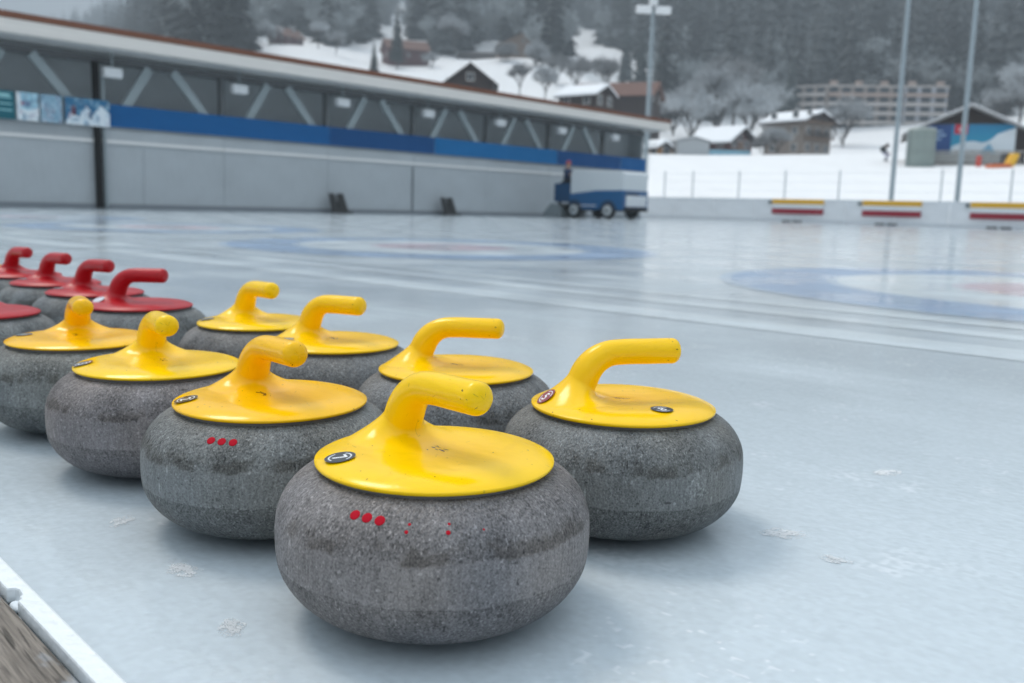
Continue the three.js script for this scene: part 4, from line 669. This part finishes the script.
function stickerMat(num, color) {
  const key = num + color; if (stickers.has(key)) return stickers.get(key);
  const t = canvasTex(128, 128, (c, w) => {
    c.fillStyle = color; c.fillRect(0, 0, w, w); c.strokeStyle = '#dfe5ea'; c.lineWidth = 7;
    c.beginPath(); c.arc(64, 64, 46, 0.35 * Math.PI, 0.95 * Math.PI); c.stroke(); c.beginPath(); c.arc(64, 64, 46, 1.25 * Math.PI, 1.9 * Math.PI); c.stroke();
    c.fillStyle = '#f4f7fa'; c.font = 'bold 82px sans-serif'; c.textAlign = 'center'; c.textBaseline = 'middle'; c.fillText(num, 64, 67);
  });
  const m = phys([1, 1, 1], 0.3, { map: t, clearcoat: 0.4 }); stickers.set(key, m); return m;
}
const stickerGeo = r => { const g = new THREE.CircleGeometry(r, 40).rotateX(-Math.PI / 2); return g; };   // numeral upright along -z
const probe = new THREE.Raycaster(), capProbe = new THREE.Mesh(capGeo, new THREE.MeshStandardMaterial({ side: THREE.DoubleSide })); capProbe.updateMatrixWorld();
const S18 = 0.1463 * SC + 0.0015;
function stone(color, label, x, z, az, o = {}) {
  const s = thing(color === 'red' ? 'curling_stone' : 'curling_stone', label, 'curling stone', [x *= SC, o.y || 0.0002, z *= SC], 0, 'curling stones lined up in two rows');
  const gr = granites[o.g || 0], tint = o.tint || [1, 1, 1];
  part(s, 'granite_body', stoneGeo, phys(tint, 0.62, { map: gr.map, bumpMap: gr.bump, bumpScale: 0.0011, specularIntensity: 0.7 }), null, [0, o.spin || 0, 0]);
  part(s, 'washer', washerGeo, washerMat, [0, 0.1392 * SC, 0]);
  const cap = part(s, 'handle', capGeo, color === 'red' ? redMat : yellowMats[o.m || 0], [0, S18, 0], [0, az * Math.PI / 180, 0]); cap.scale.set(SC, SC * (o.tall || 1), SC);
  for (const [num, col, wx, wz, rad] of o.stickers || []) {     // place given in the world; the numeral's head points to the middle
    const dx = wx - x / SC, dz = wz - z / SC, c = Math.cos(az * Math.PI / 180), sn = Math.sin(az * Math.PI / 180);
    const lx = dx * c - dz * sn, lz = dx * sn + dz * c, e = 0.008;
    const H = (px, pz) => { probe.set(V3(px, 0.02, pz), V3(0, -1, 0)); const q = probe.intersectObject(capProbe)[0]; return q ? q.point.y : 0; };
    const nrm = V3(-(H(lx + e, lz) - H(lx - e, lz)) / (2 * e), 1, -(H(lx, lz + e) - H(lx, lz - e)) / (2 * e)).normalize();
    const up = V3(-lx, 0, -lz).normalize(), zz = up.clone().addScaledVector(nrm, -up.dot(nrm)).normalize().negate(), xx = new THREE.Vector3().crossVectors(nrm, zz);
    const st = part(cap, 'number_sticker', stickerGeo(rad || 0.0125), stickerMat(num, col));
    st.quaternion.setFromRotationMatrix(new THREE.Matrix4().makeBasis(xx, nrm, zz)); st.position.set(lx, H(lx, lz), lz).addScaledVector(nrm, 0.0012);
  }
  for (const [ang, y, rad] of o.dots || []) {                  // painted pits in the granite
    let i = stoneGeoRows.findIndex((p, k) => k > 60 && p.y >= (y + 0.032) * SC); const q = stoneGeoRows[i], p0 = stoneGeoRows[i - 1], p = p0.clone().lerp(q, ((y + 0.032) * SC - p0.y) / (q.y - p0.y)), nr = V3(q.y - p0.y, -(q.x - p0.x), 0).normalize();
    const d = part(s, 'red_dot', new THREE.SphereGeometry(rad * 1.25, 14, 8), dotMat); const w = ang * Math.PI / 180;
    const N = V3(nr.x * Math.cos(w), nr.y, -nr.x * Math.sin(w)); d.position.set(p.x * Math.cos(w), p.y, -p.x * Math.sin(w));
    d.quaternion.setFromUnitVectors(V3(0, 1, 0), N); d.scale.set(1, 0.16, 1);
  }
  return s;
}
const K = '#14181c', RD = '#8e1420';
stone('yellow', 'yellow handled granite curling stone with black sticker 7 and three red dots', -0.0696, -0.836, -48, { g: 0, tint: [1.12, 1.06, 1.06], spin: 0.4, stickers: [['7', K, -0.1525, -0.796, 0.0142]], dots: [[244.6, 0.0972, 0.0034], [249.8, 0.0968, 0.0034], [255, 0.0962, 0.0034], [266, 0.0955, 0.0010], [265.3, 0.0905, 0.0012], [280, 0.0960, 0.0009], [279.5, 0.0905, 0.0015], [292, 0.0910, 0.0007]] });
stone('yellow', 'yellow handled granite curling stone with red sticker 5 and black sticker 8', 0.1385, -1.0964, 9, { g: 1, m: 1, tint: [0.92, 0.95, 0.93], spin: 1.9, stickers: [['5', RD, 0.0435, -1.074, 0.0130], ['8', K, 0.176, -1.030, 0.0132]] });
stone('yellow', 'yellow handled stone with three red dots on granite and black sticker 2', -0.2861, -1.0658, -50, { tall: 0.95, g: 2, m: 2, tint: [0.97, 1.0, 0.97], spin: 3.1, stickers: [['2', K, -0.374, -1.024, 0.0135]], dots: [[256, 0.0970, 0.0034], [261.5, 0.0968, 0.0034], [267, 0.0966, 0.0034]] });
stone('yellow', 'yellow handled stone with brownish granite between dotted stone and last yellow stone', -0.5038, -1.2777, -58, { tall: 0.94, g: 0, m: 0, tint: [1.08, 1.0, 1.0], spin: 4.2, stickers: [['3', K, -0.591, -1.232, 0.0135]] });
stone('yellow', 'yellow handled stone next to the red stones, its grip pointing along the wooden deck side', -0.717, -1.491, -60, { tall: 0.88, g: 1, m: 2, tint: [0.98, 1.04, 1.02], spin: 5.0, stickers: [['4', K, -0.799, -1.468]] });
stone('yellow', 'yellow handled stone between sticker 7 stone and the house rings, scuffed cap centre', -0.0803, -1.3075, -12, { tall: 0.94, g: 2, m: 1, tint: [1, 1.02, 1.02], spin: 0.9 });
stone('yellow', 'yellow handled stone second from the red stones in the ring side row', -0.3065, -1.5291, -33, { g: 0, m: 1, spin: 2.2, tint: [0.98, 1.0, 1.0], stickers: [['6', K, -0.374, -1.490]] });
stone('yellow', 'yellow handled stone beside the first red stone in the ring side row', -0.4994, -1.7611, -48, { g: 1, m: 0, spin: 3.3, stickers: [['1', K, -0.585, -1.725]] });
const RL = ['red handled stone beside the yellow handled stones in the ring side row', 'second red handled stone of the ring side row, counted from the yellow stones', 'third red handled stone of the ring side row, counted from the yellow stones', 'fourth red handled stone of the ring side row, counted from the yellow stones', 'red handled stone beside the last yellow stone of the deck side row', 'second red handled stone of the deck side row, counted from the yellow stones'];
[[-0.8277, -1.9951, -12], [-1.0379, -2.243, -34], [-1.245, -2.462, -38], [-1.462, -2.678, -40], [-1.066, -1.7908, -60], [-1.285, -2.02, -60]].forEach(([x, z, az], i) => stone('red', RL[i], x, z, az, { g: i % 3, spin: i * 1.3, tint: [0.95, 1.02, 1.03], stickers: [['1', '#b9bcc4', x - 0.075, z + 0.03]] }));
stone('yellow', 'yellow handled stone beyond the fourth red stone of the ring side row', -1.72, -2.86, -15, { g: 1, spin: 2 });

// ================================================================ small things on the ice
{
  const frostMats = [0, 1, 2].map(s => { const am = dataTex(128, 128, (u, v) => { const d = Math.hypot((u - 0.5) * 2, (v - 0.5) * 2), n = fbm(u, v, 7, 4, 90 + s), f = fbm(u, v, 30, 2, 95 + s); return sstep(0.46, 0.85, n * 0.75 + f * 0.45 + 0.22 - d * d * 0.62) * 0.75; }, false); return phys([0.95, 0.97, 0.98], 0.9, { alphaMap: am, transparent: true, bumpMap: iceBump, bumpScale: 0.001 }); });
  [[888, 473, 0.020, 'white feathery frost flake on the bare ice right of the sticker 8 stone'], [783, 534, 0.020, 'broken frost patch on the ice just right of the sticker 8 stone'], [835, 560, 0.013, 'small faint frost spot beside the broken frost patch'], [183, 571, 0.017, 'white frost smear between the deck and the dotted stones'], [232, 628, 0.013, 'small frost smear near the sticker 7 stone on the deck side'], [122, 522, 0.014, 'pale frost smear below the brownish granite stone']].forEach(([x, y, r, label], i) => {
    const p = ground(x, y), g = new THREE.PlaneGeometry(r * 3.4, r * 2.2).rotateX(-Math.PI / 2).rotateY(0.5 - i * 0.4);
    single('frost_patch', g, frostMats[i % 3], label, 'frost', [p.x, 0.0009, p.z], 'frost patches on the ice');
  });
}
scene.traverse(o => { if (o.isMesh) { o.castShadow = true; o.receiveShadow = true; } });
renderer.render(scene, camera);
